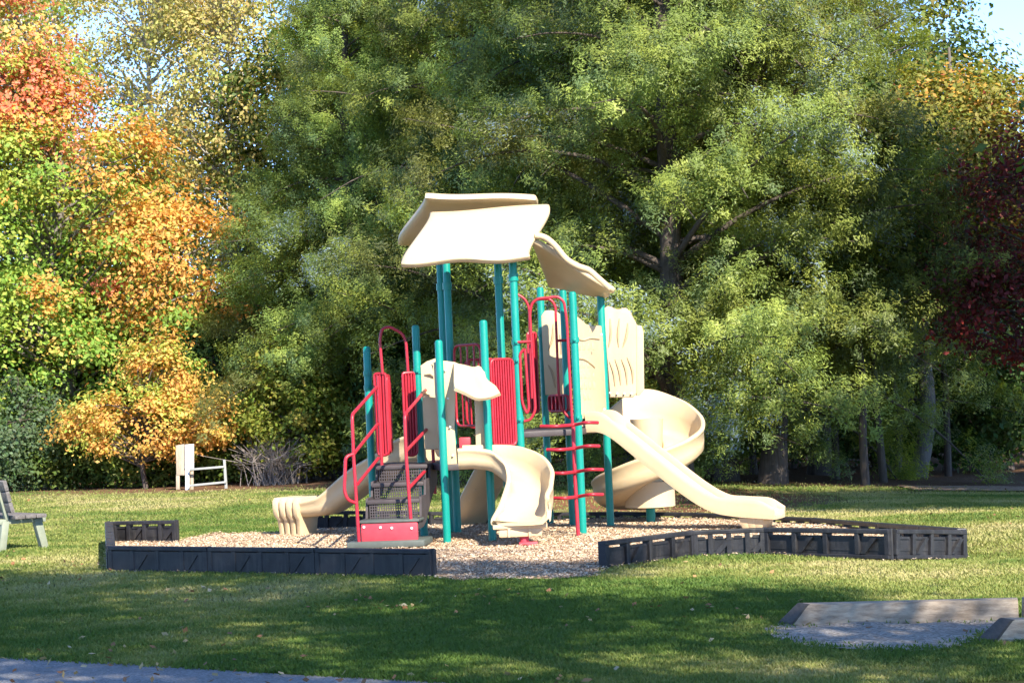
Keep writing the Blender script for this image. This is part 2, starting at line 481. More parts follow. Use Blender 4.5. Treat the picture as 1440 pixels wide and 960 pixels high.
# ------------------------------------------------------------------ grass blades and fallen leaves
n = 900000
D_ = 1 / rg.uniform(1 / 49, 1 / 12.5, n)
x = rg.uniform(-1, 1, n) * (D_ * .2216 + .9); y = D_
roadn = np.array([rn.x, rn.y]); roadp = np.array([e0.x, e0.y])
onroad = ((x - roadp[0]) * roadn[0] + (y - roadp[1]) * roadn[1]) > .02 + rg.normal(0, .03, n)
tl = y + .55 * x - 40.6
k = ~mf(x, y) & ~onroad & ~padf(x + rg.normal(0, .07, n), y + rg.normal(0, .16, n)) & (tl < rg.normal(-.5, 1.2, n)) & ~((((x - 2.3) * .42) ** 2 + ((y - 33.5) * .24) ** 2 < 1) & (rg.random(n) < .85))
x, y = x[k], y[k]; n = len(x)
def vnoise(x, y, s, seed):
    r = np.random.default_rng(seed); t = r.random((64, 64))
    X = x * s + 200.3; Y = y * s + 100.7; i = np.floor(X).astype(int); j = np.floor(Y).astype(int)
    fx = X - i; fy = Y - j; fx = fx * fx * (3 - 2 * fx); fy = fy * fy * (3 - 2 * fy)
    g = lambda a, b: t[a % 64, b % 64]
    return (g(i, j) * (1 - fx) + g(i + 1, j) * fx) * (1 - fy) + (g(i, j + 1) * (1 - fx) + g(i + 1, j + 1) * fx) * fy
wear = .55 * vnoise(x, y, .55, 1) + .3 * vnoise(x, y, 1.7, 2) + .15 * vnoise(x, y, 6, 3)
keep = rg.random(n) < np.clip(1.35 - wear * 1.0, .3, 1)
x, y, wear = x[keep], y[keep], wear[keep]; n = len(x)
hh = rg.uniform(.014, .038, n) * (1.15 - .5 * wear)
lean = rg.normal(0, .55, (n, 2))
uu = np.stack([lean[:, 0] * hh, lean[:, 1] * hh, hh], -1) * .6
az = rg.uniform(0, 6.28, n)
vv = np.stack([np.cos(az), np.sin(az), np.zeros(n)], -1) * (rg.uniform(.003, .006, n) + y * .00011)[:, None]
c = np.stack([x, y, hgt(x, y)], -1) + uu * .9
ga, gb, gc = np.array([.09, .155, .03]), np.array([.25, .27, .075]), np.array([.43, .375, .175])
t = np.clip((wear - .5) * 2.1 + .46 - .32 * np.clip((21.5 - y) / 3, 0, 1) + rg.normal(0, .13, n), 0, 1)[:, None]
cc = np.where(t < .5, ga + (gb - ga) * t * 2, gb + (gc - gb) * (t - .5) * 2)
tag(link('grass', leaf_mesh('grass', c, uu, vv, cc), 'grass', (0, 0, 0)), 'short green and straw coloured grass of the lawn', 'grass', kind='stuff')
n = 1700
D_ = 1 / rg.uniform(1 / 46, 1 / 13, n); x = rg.uniform(-1, 1, n) * (D_ * .2216 + .6)
k = vnoise(x, D_, .5, 9) + rg.normal(0, .10, n) > .62
x, y = x[k], D_[k]
c = np.stack([x, y, hgt(x, y) + .03], -1); u, v = rand_axes(rg, len(x), .03, .6, 2.2)
pal = np.array([(.36, .20, .09), (.42, .30, .14), (.24, .13, .07), (.5, .40, .24), (.34, .16, .08)])
tag(link('fallen_leaves', leaf_mesh('fallen_leaves', c, u, v, pal[rg.integers(0, 5, len(x))]), 'litter', (0, 0, 0)), 'brown and orange fallen leaves scattered on the lawn', 'leaves', kind='stuff')

# ================================================================== PLAY STRUCTURE
ROOT = empty('play_structure', (0, 26.6, 0))
tag(ROOT, 'playground climbing structure with cream slides and roofs, teal posts and red rails on wood chips', 'play structure')
def post(pt, pb, D=None, r=.044, zt=None):
    b = G(*pb) if D is None else P(*pb, D)
    b.z = 0
    t = P(*pt, b.y).z if zt is None else zt
    q = MB()
    q.tube([(b.x, b.y, -.15), (b.x, b.y, t - .03), (b.x, b.y, t - .012), (b.x, b.y, t)], [r, r, r * .9, r * .5], 18)
    q.build('post', 'teal', ROOT)
    return b
P1 = post((515, 487), (527, 757)); P2 = post((583, 457), (597, 757)); P3 = post((614, 478), (629, 765))
P4a = post((618, 366), (635, 750)); P4b = post((626, 366), (644, 751)); P5 = post((677, 450), (693, 762))
P6 = post((717, 350), (738, 758)); P7 = post((701, 355), (716.5, 755)); P8 = post((755, 404), (774, 737))
P9 = post((803, 410), (820, 753)); P10 = post((788, 408), (806, 741)); P11 = post((845, 411), (859, 743))
def at(p, z, dx=0, dy=0): return Vector((p.x + dx, p.y + dy, z))

# decks
ZA, ZB = .88, 1.2
def deck(poly, z):
    q = MB(); q.prism([at(p, z - .07) for p in poly], (0, 0, .07), .012)
    o = q.build('deck', 'deck', ROOT)
deck([P1, P2, P3, P5, P6, P7, P4a], ZA)
deck([P6, P9, P11, P10, P8, P7], ZB)
# step riser between the decks
q = MB(); a = P(654, 617, 27.0)
q.box((a.x, a.y, 1.04), (.14, .3, .2), .015); q.build('step_riser', 'redbox', ROOT)

# ---- staircase
st = None
SX0, SX1 = P(507, 750, 24.9).x, P(588, 750, 24.9).x
SC = (SX0 + SX1) / 2; SW = SX1 - SX0
XF = Matrix.Translation((SC, 24.9, 0)) @ Matrix.Rotation(R(-7), 4, 'Z') @ Matrix.Translation((-SC, -24.9, 0))
q = MB()
levels = [.305, .53, .70, .88]; dist = [24.9, 25.22, 25.55, 25.88, 26.45]
q.box((SC - .03, 25.1, .075), (SW + .22, .62, .07), .012)
st = q.build('staircase', 'greypl', ROOT)
q = MB(); q.box((SC, 24.925, .2), (SW, .05, .19), .012); q.build('red_riser', 'redbox', st)
for k, s_ in enumerate((.06, .35, .55, .9)):
    q = MB(); q.tube([(SX0 + s_ * SW, 24.90, .265 - .01 * k), (SX0 + s_ * SW, 24.888, .265 - .01 * k)], .014, 8); q.build('bolt', 'bolt', st)
q = MB(); q.box((SC - .01, 25.08, .315), (SW + .06, .36, .03), .012); q.build('tread', 'greypl', st)
zprev = .33
for k in range(1, 4):
    w = SW - .10
    z0, z1 = levels[k - 1] + .01, levels[k]
    # perforated riser: lattice of bars
    q = MB()
    yk = dist[k]
    nx, nz = 20, max(4, int((z1 - z0) / .03))
    for i in range(nx + 1):
        q.box((SC - w / 2 + w * i / nx, yk, (z0 + z1) / 2), (.012, .008, z1 - z0))
    for i in range(nz + 1):
        q.box((SC, yk + .001, z0 + (z1 - z0) * i / nz), (w, .008, .011))
    q.build('riser', 'deck', st)
    q = MB(); q.box((SC, (dist[k] + dist[k + 1]) / 2, z1 - .02), (SW - .04, dist[k + 1] - dist[k] + .04, .045), .01); q.build('tread', 'deck', st)
for sx in (SX0 + .012, SX1 - .012):
    q = MB()
    prof = [(24.99, .33), (25.2, .34), (25.25, .55), (25.55, .56), (25.6, .72), (25.9, .73), (25.95, .87), (26.4, .87), (26.4, .66), (25.95, .50), (25.5, .27), (25.3, .22), (24.99, .22)]
    q.prism([Vector((sx - .012, a, b)) for a, b in prof], (.024, 0, 0)); q.build('stringer', 'deck', st)
XF = None
TR = .0165
def tubes(name, polys, mat='red', parent=ROOT, r=TR, fil=.07):
    q = MB()
    for pl in polys:
        q.tube(rounded(pl, fil), r, 10)
    return q.build(name, mat, parent)
Lx = SX0 - .02
yF, yR = 24.93, 26.4
def lrail(px, py, D): return P(px, py, D)
tubes('handrail', [[lrail(505, 764, yF), lrail(497, 640, yF), lrail(495, 583, yF), lrail(530, 544, yR)],
                   [lrail(499, 636, yF), lrail(531, 596, yR)], [lrail(503, 680, yF), lrail(532, 644, yR)],
                   [lrail(531, 528, yR), lrail(537, 655, yR)],
                   [lrail(497, 638, yF), lrail(486, 642, yF - .05), lrail(484, 690, yF - .05), lrail(489, 703, yF - .05), lrail(501, 707, yF)]], parent=st, r=.019)
tubes('handrail', [[lrail(578, 735, yF), lrail(571, 640, yF), lrail(569, 583, yF), lrail(603, 543, yR - .1), lrail(605, 543, yR)],
                   [lrail(571, 634, yF), lrail(606, 597, yR)], [lrail(575, 686, yF), lrail(609, 650, yR)],
                   [lrail(604, 544, yR), lrail(612, 694, yR)]], parent=st, r=.019)

def slat_panel(a, b, zb, zt, nb, r=TR * .85, sheet=True, label=None, rc=.06, name='slat_panel'):
    """ribbed red barrier between plan points a and b"""
    a, b = Vector((a.x, a.y, 0)), Vector((b.x, b.y, 0)); d = (b - a); nrm = Vector((d.y, -d.x, 0)).normalized()
    if nrm.y > 0: nrm = -nrm
    q = MB()
    Z = lambda p, z: Vector((p.x, p.y, z))
    loop = [Z(lerp(a, b, .5), zt), Z(b, zt), Z(b, zb), Z(a, zb), Z(a, zt), Z(lerp(a, b, .5), zt)]
    q.tube(rounded(loop, rc), r * 1.15, 8)
    for k in range(1, nb):
        p = lerp(a, b, k / nb)
        q.tube([Z(p, zb), Z(p, zt)], min(r * 1.2, (b - a).length / nb * .36) if sheet else r * .8, 8)
    if sheet:
        q.hexa([Z(a, zb) - nrm * .024, Z(b, zb) - nrm * .024, Z(b, zb) - nrm * .014, Z(a, zb) - nrm * .014,
                Z(a, zt) - nrm * .024, Z(b, zt) - nrm * .024, Z(b, zt) - nrm * .014, Z(a, zt) - nrm * .014])
    o = q.build(name, 'red', ROOT)
    return o
zz = lambda px, py, D: P(px, py, D).z
# entry slat panels at the stairs and the arch over them
slat_panel(P(528, 570, 26.55), P(544, 570, 26.5), zz(540, 640, 26.5), zz(538, 525, 26.5), 4)
slat_panel(P(545, 570, 26.5), P(549, 570, 27.0), zz(540, 636, 26.5), zz(538, 528, 26.5), 4)
slat_panel(P(568, 570, 26.45), P(584, 570, 26.5), zz(575, 640, 26.5), zz(575, 524, 26.5), 4)
tubes('entry_arch', [[P(538, 526, 26.5), P(534, 478, 26.5), P(537, 462, 26.5), P(548, 459, 26.5), P(566, 469, 26.5), P(571, 481, 26.5), P(574, 526, 26.5)]], r=.017, fil=.05)
# front slat panel between spiral slide and tower post
slat_panel(lerp(P5, P6, .17), lerp(P5, P6, .86), zz(710, 626, 25.65), zz(705, 505, 25.65), 9)
# open barred panels at the rear
def barred(a, b, zb, zt, n_):
    return slat_panel(a, b, zb, zt, n_, sheet=False, rc=.1, name='barred_panel')
barred(lerp(P4b, P7, .08), lerp(P4b, P7, .6), zz(655, 598, 27.3), zz(655, 486, 27.3), 4)
barred(P(656, 570, 27.9), P(700, 570, 28.1), zz(680, 600, 28), zz(680, 505, 28), 7)
slat_panel(P(746, 570, 28.15), P(758, 570, 28.2), zz(750, 580, 28.15), zz(750, 468, 28.15), 3)
slat_panel(P(772, 570, 27.9), P(799, 570, 27.5), zz(785, 578, 27.7), zz(785, 556, 27.7), 5)
# grab loops and arch of the ladder entry
Dl = 25.75
tubes('grab_rail', [[P(737, 592, Dl), P(746, 590, Dl), P(753, 577, Dl), P(745, 440, Dl), P(748, 426, Dl), P(756, 420, Dl), P(785, 417, Dl), P(793, 424, Dl), P(797, 450, Dl), P(804, 583, Dl), P(807, 620, Dl)],
                    [P(738, 490, Dl), P(731, 497, Dl), P(734, 566, Dl), P(741, 582, Dl), P(744, 574, Dl), P(738, 490, Dl)],
                    [P(728, 481, Dl), P(747, 480, Dl)]], r=.016, fil=.09)
Dm = 26.35
tubes('grab_rail', [[P(728, 414, Dm), P(738, 420, Dm), P(744, 432, Dm), P(748, 560, Dm)], [P(756, 421, Dm), P(774, 420, Dm), P(781, 430, Dm), P(786, 562, Dm), P(791, 578, Dm), P(802, 588, Dm)],
                    [P(783, 479, Dm), P(801, 478, Dm)]], r=.016, fil=.09)
# clamps on the posts
for p, z, yy in ((P6, zz(728, 481, 25.8), 0), (P6, zz(728, 590, 25.8), 0), (P9, zz(806, 478, 26), 0), (P9, zz(812, 587, 26), 0), (P1, zz(520, 525, 27), 0), (P1, zz(520, 545, 27), 0), (P2, zz(585, 522, 26.6), 0), (P6, zz(722, 507, 25.8), 0), (P8, zz(758, 468, 28), 0), (P11, zz(850, 580, 27), 0)):
    q = MB(); q.tube([(p.x, p.y, z - .03), (p.x, p.y, z + .03)], .053, 16); q.box((p.x + .0, p.y - .055, z), (.03, .03, .03), .004)
    q.build('clamp', 'teal', ROOT)
# ladder climber
q = MB(); q.tube(catmull([P(806, 598, 25.55), P(808, 660, 25.5), P(813, 753, 25.45)], 5), .021, 12)
lad = q.build('ladder_climber', 'red', ROOT)
for (xa, xb, yy, kink) in ((760, 841, 598, -3), (769, 843, 631, -2), (774, 848, 664, -3), (779, 848, 699, -1)):
    q = MB(); xm = 807 + (yy - 598) * .05
    q.tube(catmull([P(xa, yy + 1, 25.35), P((xa + xm) / 2, yy + 1, 25.28), P(xm, yy - 1, 25.46), P((xb + xm) / 2, yy - 4, 25.28), P(xb, yy - 4, 25.35)], 6), .019, 10)
    q.build('rung', 'red', lad)

# ---- moulded chutes
def chute(name, path, w, hl, hr, parent, t=.035, ups=None, sub=8, mat='cream', lip=True):
    """sweep of a U section; path points, half width, wall heights left/right of travel (lists or numbers)"""
    n0 = len(path)
    L_ = lambda v: v if isinstance(v, (list, tuple)) else [v] * n0
    data = [Vector((*p,)) for p in path]
    W, HL, HR = L_(w), L_(hl), L_(hr)
    pc = catmull(data, sub)
    ext = [catmull([Vector((a, b, c)) for a, b, c in zip(W, HL, HR)], sub)][0]
    rings = []
    for i, p in enumerate(pc):
        tg = pc[min(i + 1, len(pc) - 1)] - pc[max(i - 1, 0)]
        flat = Vector((tg.x, tg.y, 0)).normalized()
        side = Vector((flat.y, -flat.x, 0))          # right of travel
        tn = tg.normalized(); up = side.cross(tn)
        up = (up * .6 + Vector((0, 0, 1)) * .4).normalized()
        w_, hl_, hr_ = ext[i]
        pr = [(-w_, hl_ - .012), (-w_ * .99, hl_ * .5), (-w_ * .93, .07), (-w_ * .78, .018), (-w_ * .5, 0), (0, -.004), (w_ * .5, 0), (w_ * .78, .018), (w_ * .93, .07), (w_ * .99, hr_ * .5), (w_, hr_ - .012),
              (w_ + t * .3, hr_), (w_ + t * 1.1, hr_), (w_ + t * 1.5, hr_ - .015), (w_ + t * 1.45, hr_ - .04), (w_ + t, hr_ - .055), (w_ + t, hr_ * .4), (w_ * .97 + t, .03), (w_ * .8 + t * .5, -t * .75),
              (w_ * .45, -t), (-w_ * .45, -t), (-w_ * .8 - t * .5, -t * .75), (-w_ * .97 - t, .03), (-w_ - t, hl_ * .4), (-w_ - t, hl_ - .055), (-w_ - t * 1.45, hl_ - .04), (-w_ - t * 1.5, hl_ - .015), (-w_ - t * 1.1, hl_), (-w_ - t * .3, hl_)]
        if not lip:
            pr = pr[:11] + [(w_ + t * .3, hr_), (w_ + t * .7, hr_), (w_ + t, hr_ - .012), (w_ + t, hr_ * .7), (w_ + t, hr_ * .5), (w_ + t, hr_ * .3), (w_ + t, .02), (w_ + t * .8, -t * .8),
                  (w_ * .45, -t), (-w_ * .45, -t), (-w_ - t * .8, -t * .8), (-w_ - t, .02), (-w_ - t, hl_ * .4), (-w_ - t, hl_ * .6), (-w_ - t, hl_ * .8), (-w_ - t, hl_ - .012), (-w_ - t * .7, hl_), (-w_ - t * .3, hl_)]
        rings.append([p + side * a + up * b for a, b in pr])
    q = MB(); q.loft(rings)
    return q.build(name, mat, parent, 50)

# small spiral slide at the front
sm = chute('spiral_slide', [(-.62, 25.38, .86), (-.42, 25.36, .855), (-.17, 25.30, .80), (.03, 25.14, .66), (.12, 24.93, .50), (.10, 24.72, .37), (.03, 24.52, .28), (.01, 24.44, .27)],
           [.22, .22, .21, .20, .21, .24, .27, .275], [.22, .22, .26, .30, .30, .28, .24, .05], [.2, .2, .2, .2, .2, .16, .09, .03], ROOT)
tag(sm, 'small cream spiral slide turning towards the camera')
ex = G(735, 763)
q = MB(); q.box((.0, 24.62, .165), (.46, .22, .11), .02)
for dx in (-.12, .1): q.box((dx, 24.505, .165), (.03, .02, .105), .006)
q.box((.0, 24.62, .225), (.58, .26, .05), .012)
q.build('slide_foot', 'cream', sm)
q = MB(); q.tube([(.04, 24.6, -.1), (.04, 24.6, .13)], .05, 12); q.box((.08, 24.55, .03), (.2, .12, .05), .01); q.build('anchor', 'redbox', sm)
# hood over its entry: front panel with a leg, projecting visor lobe and right leg
pl = [(606, 512), (613, 508), (625, 507), (640, 509), (652, 515), (663, 518), (673, 514), (678, 518), (681, 536), (684, 556), (668, 558), (650, 552), (638, 547), (639, 600), (643, 656), (621, 656), (616, 600), (612, 530)]
q = MB(); q.prism([P(a, b, 25.56) for a, b in pl], (0, .12, 0), .02, 3)
hood = q.build('slide_hood', 'cream', ROOT)
def thick_grid(rows, th, name, mat, par, sub=5):
    """smooth slab through rows of points"""
    A = [catmull(r, sub) for r in rows]
    cols = [catmull([A[j][i] for j in range(len(A))], sub) for i in range(len(A[0]))]
    S = [[cols[i][j] for i in range(len(cols))] for j in range(len(cols[0]))]
    q = MB(); b = q.b; ny, nx = len(S), len(S[0])
    def nr(j, i):
        du = S[j][min(i + 1, nx - 1)] - S[j][max(i - 1, 0)]; dv = S[min(j + 1, ny - 1)][i] - S[max(j - 1, 0)][i]
        return du.cross(dv).normalized()
    f = [[b.verts.new(S[j][i] + nr(j, i) * th / 2) for i in range(nx)] for j in range(ny)]
    k = [[b.verts.new(S[j][i] - nr(j, i) * th / 2) for i in range(nx)] for j in range(ny)]
    for g in (f, k):
        for j in range(ny - 1):
            for i in range(nx - 1): b.faces.new((g[j][i], g[j][i + 1], g[j + 1][i + 1], g[j + 1][i]))
    lp = lambda g: [g[0][i] for i in range(nx - 1)] + [g[j][nx - 1] for j in range(ny - 1)] + [g[ny - 1][i] for i in range(nx - 1, 0, -1)] + [g[j][0] for j in range(ny - 1, 0, -1)]
    a_, c_ = lp(f), lp(k)
    for i in range(len(a_)): b.faces.new((a_[i], a_[(i + 1) % len(a_)], c_[(i + 1) % len(a_)], c_[i]))
    return q.build(name, mat, par, 60)
thick_grid([[P(a, b, 25.55) for a, b in ((638, 511), (652, 516), (663, 520), (672, 516), (680, 521))],
            [P(a, b, 25.42) for a, b in ((638, 528), (653, 533), (665, 537), (676, 533), (684, 534))],
            [P(a, b, 25.28) for a, b in ((638, 540), (655, 545), (670, 550), (684, 546), (697, 544))],
            [P(a, b, 25.16) for a, b in ((639, 547), (655, 554), (670, 561), (688, 560), (704, 554))]], .035, 'visor', 'cream', hood)
q = MB(); q.prism([P(a, b, 25.62) for a, b in ((667, 552), (680, 552), (686, 630), (669, 630))], (0, .14, 0), .015); q.build('hood_leg', 'cream', hood)
pl = [(590, 514), (600, 508), (612, 503), (618, 512), (622, 600), (622, 632), (597, 632), (594, 560)]
q = MB(); q.prism([P(a, b, 26.1) for a, b in pl], (.05, .06, 0), .015)
for yy in (526, 533, 560, 566): pass
q.build('side_panel', 'cream', hood)
for (a, b, c2, d2) in ((598, 526, 612, 530), (592, 552, 604, 556)):
    q = MB(); q.tube([P(a, b, 26.09), P((a + c2) / 2, b - 1, 26.07), P(c2, d2, 26.09)], .014, 8); q.build('moulded_rib', 'cream', hood)

# straight slide to the right
pA = Vector((.93, 26.42, 1.15)); 
sl = chute('straight_slide', [(.90, 26.45, 1.17), (1.03, 26.38, 1.165), (1.20, 26.30, 1.07), (1.55, 26.13, .76), (1.95, 25.93, .42), (2.22, 25.80, .245), (2.45, 25.70, .19), (2.70, 25.58, .165), (2.86, 25.51, .15)],
           .20, [.21, .21, .15, .15, .15, .16, .18, .18, .10], [.21, .21, .15, .15, .15, .16, .18, .18, .10], ROOT, t=.026, lip=False)
tag(sl, 'straight cream slide running down to the right')
c0 = Vector((2.62, 25.62, 0)); u_ = Vector((.9, -.42, 0)).normalized(); v_ = Vector((.42, .9, 0)).normalized()
q = MB()
for dx in (-.085, 0, .085):
    q.hexa([c0 + u_ * (dx * .8 - .036) - v_ * .15 + Vector((0, 0, -.02)), c0 + u_ * (dx * .8 + .036) - v_ * .15 + Vector((0, 0, -.02)), c0 + u_ * (dx * .8 + .036) + v_ * .15 + Vector((0, 0, -.02)), c0 + u_ * (dx * .8 - .036) + v_ * .15 + Vector((0, 0, -.02)),
            c0 + u_ * (dx * 1.15 - .05) - v_ * .19 + Vector((0, 0, .15)), c0 + u_ * (dx * 1.15 + .05) - v_ * .19 + Vector((0, 0, .15)), c0 + u_ * (dx * 1.15 + .05) + v_ * .19 + Vector((0, 0, .15)), c0 + u_ * (dx * 1.15 - .05) + v_ * .19 + Vector((0, 0, .15))], .008)
q.build('slide_foot', 'cream', sl)
# play panel over the straight slide
def on(pA_, pB_, D0, D1, x0, x1):
    return lambda px, py, off=0: P(px, py, D0 + (D1 - D0) * (px - x0) / (x1 - x0) + off)
pp = on(P9, P11, P9.y - .06, P11.y - .06, 803, 852)
out = [(805, 440), (810, 442), (817, 449), (824, 457), (832, 460), (840, 457), (846, 458), (848, 480), (851, 540), (854, 588), (844, 592), (822, 588), (815, 590), (811, 540), (807, 480)]
q = MB(); q.prism([pp(a, b) for a, b in out], (-.02, .05, 0), .012)
pan = q.build('play_panel', 'cream', ROOT)
q = MB()
q.tube(catmull([pp(810, 475, -.01), pp(820, 478, -.01), pp(830, 475, -.01), pp(843, 476, -.01)], 5), .012, 8)
q.tube(catmull([pp(812, 503, -.01), pp(822, 505, -.01), pp(832, 512, -.01), pp(836, 516, -.01)], 5), .014, 8)
q.build('moulded_line', 'cream', pan)
for r_, (y0, y1, xs_) in enumerate(((482, 492, (813, 819, 826, 832)), (510, 517, (814, 819, 825)), (524, 532, (815, 821, 827, 833)), (537, 547, (816, 822, 828, 834)), (553, 562, (821, 827)))):
    for a in xs_:
        q = MB(); q.prism([pp(a, y0, -.012), pp(a + 3.5, y0, -.012), pp(a + 4, y1, -.012), pp(a + .5, y1, -.012)], (-.004, .014, 0), .003); q.build('raised_tile', 'cream', pan)
# big spiral slide
CX, CY = 1.57, 27.72
path = [(.98, 27.6, 1.16), (1.14, 27.86, 1.15)]
def hel(phi, z, r=.41): return (CX + r * math.cos(R(phi)), CY + r * math.sin(R(phi)), z)
path = [(.86, 27.75, 1.17), (1.10, 27.98, 1.16), hel(100, 1.10), hel(60, 1.03), hel(20, .92), hel(-20, .80), hel(-60, .66), hel(-100, .52), hel(-140, .39), hel(-180, .29), hel(-215, .22), (1.35, 28.25, .18), (1.62, 28.42, .17)]
bs = chute('spiral_slide', path, .235, [.06, .10, .50, .46, .36, .30, .29, .28, .26, .24, .22, .18, .1], [.05, .05, .06, .06, .06, .06, .06, .06, .06, .06, .1, .15, .1], ROOT)
tag(bs, 'big cream spiral slide winding round its pole at the right')
q = MB(); q.tube([(CX, CY, .20), (CX, CY, .30), (CX, CY, .8), (CX, CY, 1.25)], [.13, .15, .17, .2], 20); q.build('centre_column', 'cream', bs)
q = MB(); q.tube([(CX, CY, -.1), (CX, CY, .22)], .055, 16); q.build('support_pole', 'teal', bs)
sk = [Vector((CX + .3 * math.cos(R(a)), CY + .3 * math.sin(R(a)), 0)) for a in range(180, 361, 15)]
q = MB()
q.loft([[p + Vector((0, 0, .2)) for p in sk], [p + Vector((0, 0, .50)) for p in sk], [Vector((CX, CY, .50)) + (p + Vector((0, 0, 0)) - Vector((CX, CY, 0))) * .88 for p in sk], [Vector((CX, CY, .2)) + (p - Vector((CX, CY, 0))) * .88 for p in sk]], closed=False)
q.build('skirt', 'cream', bs)
# tall hood panels of the big spiral slide with leaf shaped grooves
def hood_panel(out, D, grooves, off=(0, .06, 0)):
    q = MB(); q.prism([P(a, b, D) for a, b in out], off, .016, 3)
    h_ = q.build('hood_panel', 'cream', bs)
    return h_
M['groove'] = plastic('darker cream moulding', (.36, .26, .15), (.42, .31, .19), .6)  # darker cream for the leaf grooves
def grooves(D, gl):
    q = MB()
    for pts_ in gl:
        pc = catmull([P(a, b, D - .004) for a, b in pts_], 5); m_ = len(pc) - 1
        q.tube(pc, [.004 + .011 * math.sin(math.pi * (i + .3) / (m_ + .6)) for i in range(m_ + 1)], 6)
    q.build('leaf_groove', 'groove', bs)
hood_panel([(848, 434), (855, 430), (862, 432), (868, 437), (874, 433), (881, 433), (888, 440), (893, 455), (897, 457), (897, 552), (890, 559), (857, 559), (854, 500)], 27.35, None)
grooves(27.35, [[(858, 448), (859, 470), (856, 488)], [(871, 448), (869, 470), (870, 488)], [(883, 454), (881, 472), (876, 488)],
                [(857, 508), (863, 524), (865, 543)], [(865, 505), (871, 522), (873, 541)], [(874, 505), (880, 520), (882, 541)], [(882, 502), (889, 520), (890, 539)]])
q = MB(); q.prism([P(a, b, 27.34) for a, b in ((895, 457), (902, 458), (905, 466), (906, 548), (899, 556), (895, 556))], (.02, .5, 0), .012); q.build('hood_side', 'cream', bs)
hood_panel([(761, 444), (766, 437), (775, 436), (783, 438), (790, 443), (795, 446), (797, 500), (796, 555), (767, 555), (764, 500)], 28.05, None)
grooves(28.05, [[(778, 455), (777, 475), (771, 493)], [(771, 513), (777, 525), (781, 545)], [(787, 470), (790, 485), (789, 498)]])

# wave slide to the left
ws = chute('wave_slide', [(-.95, 27.35, .90), (-1.2, 27.5, .89), (-1.45, 27.65, .78), (-1.75, 27.83, .62), (-2.02, 28.0, .44), (-2.25, 28.13, .30), (-2.42, 28.23, .27), (-2.6, 28.33, .26)],
           .2, [.28, .28, .24, .24, .23, .2, .18, .16], [.28, .28, .24, .24, .23, .2, .18, .16], ROOT)
tag(ws, 'long cream slide running down to the left behind the stairs')
u_ = Vector((-.86, .5, 0)).normalized(); v_ = Vector((-.5, -.86, 0)).normalized()
cf = Vector((-2.72, 28.38, 0))
q = MB()
for k, dx in enumerate((-.165, -.055, .055, .165)):
    pr = []
    for z, wv, wd in ((-.02, .042, .17), (.2, .046, .2), (.26, .052, .26), (.36, .056, .275), (.44, .052, .265), (.475, .04, .23)):
        cc_ = cf + u_ * (dx * .78 * (1 + z * .45)) + Vector((0, 0, z))
        ring = []
        for a in range(16):
            t_ = 2 * math.pi * a / 16
            ex_ = abs(math.cos(t_)) ** .6 * math.copysign(1, math.cos(t_)); ey_ = abs(math.sin(t_)) ** .45 * math.copysign(1, math.sin(t_))
            ring.append(cc_ + u_ * wv * ex_ + v_ * wd * ey_)
        pr.append(ring)
    q.loft(pr)
q.build('slide_foot', 'cream', ws)
# climbing ramp at the rear
cr = chute('climbing_ramp', [(-.12, 27.75, .86), (-.2, 27.95, .78), (-.38, 28.35, .48), (-.55, 28.72, .16), (-.62, 28.88, .0)], .2, .1, .1, ROOT)
for k in range(1, 6):
    q = MB(); a = lerp(Vector((-.16, 27.85, .84)), Vector((-.6, 28.8, .08)), k / 6)
    q.tube([a + Vector((-.16, -.07, .02)), a + Vector((.16, .07, .02))], .02, 8); q.build('foothold', 'cream', cr)

for D__, pts_ in ((27.34, [(858, 552), (868, 553), (878, 553), (888, 553)]), (25.55, [(626, 520), (630, 560), (633, 600), (637, 640)]), (26.3, [(815, 450), (816, 520), (818, 575), (846, 470), (850, 575)])):
    for a, b in pts_:
        q = MB(); q.tube([P(a, b, D__ - .005), P(a, b, D__ - .02)], .012, 8); q.build('bolt', 'bolt', ROOT)
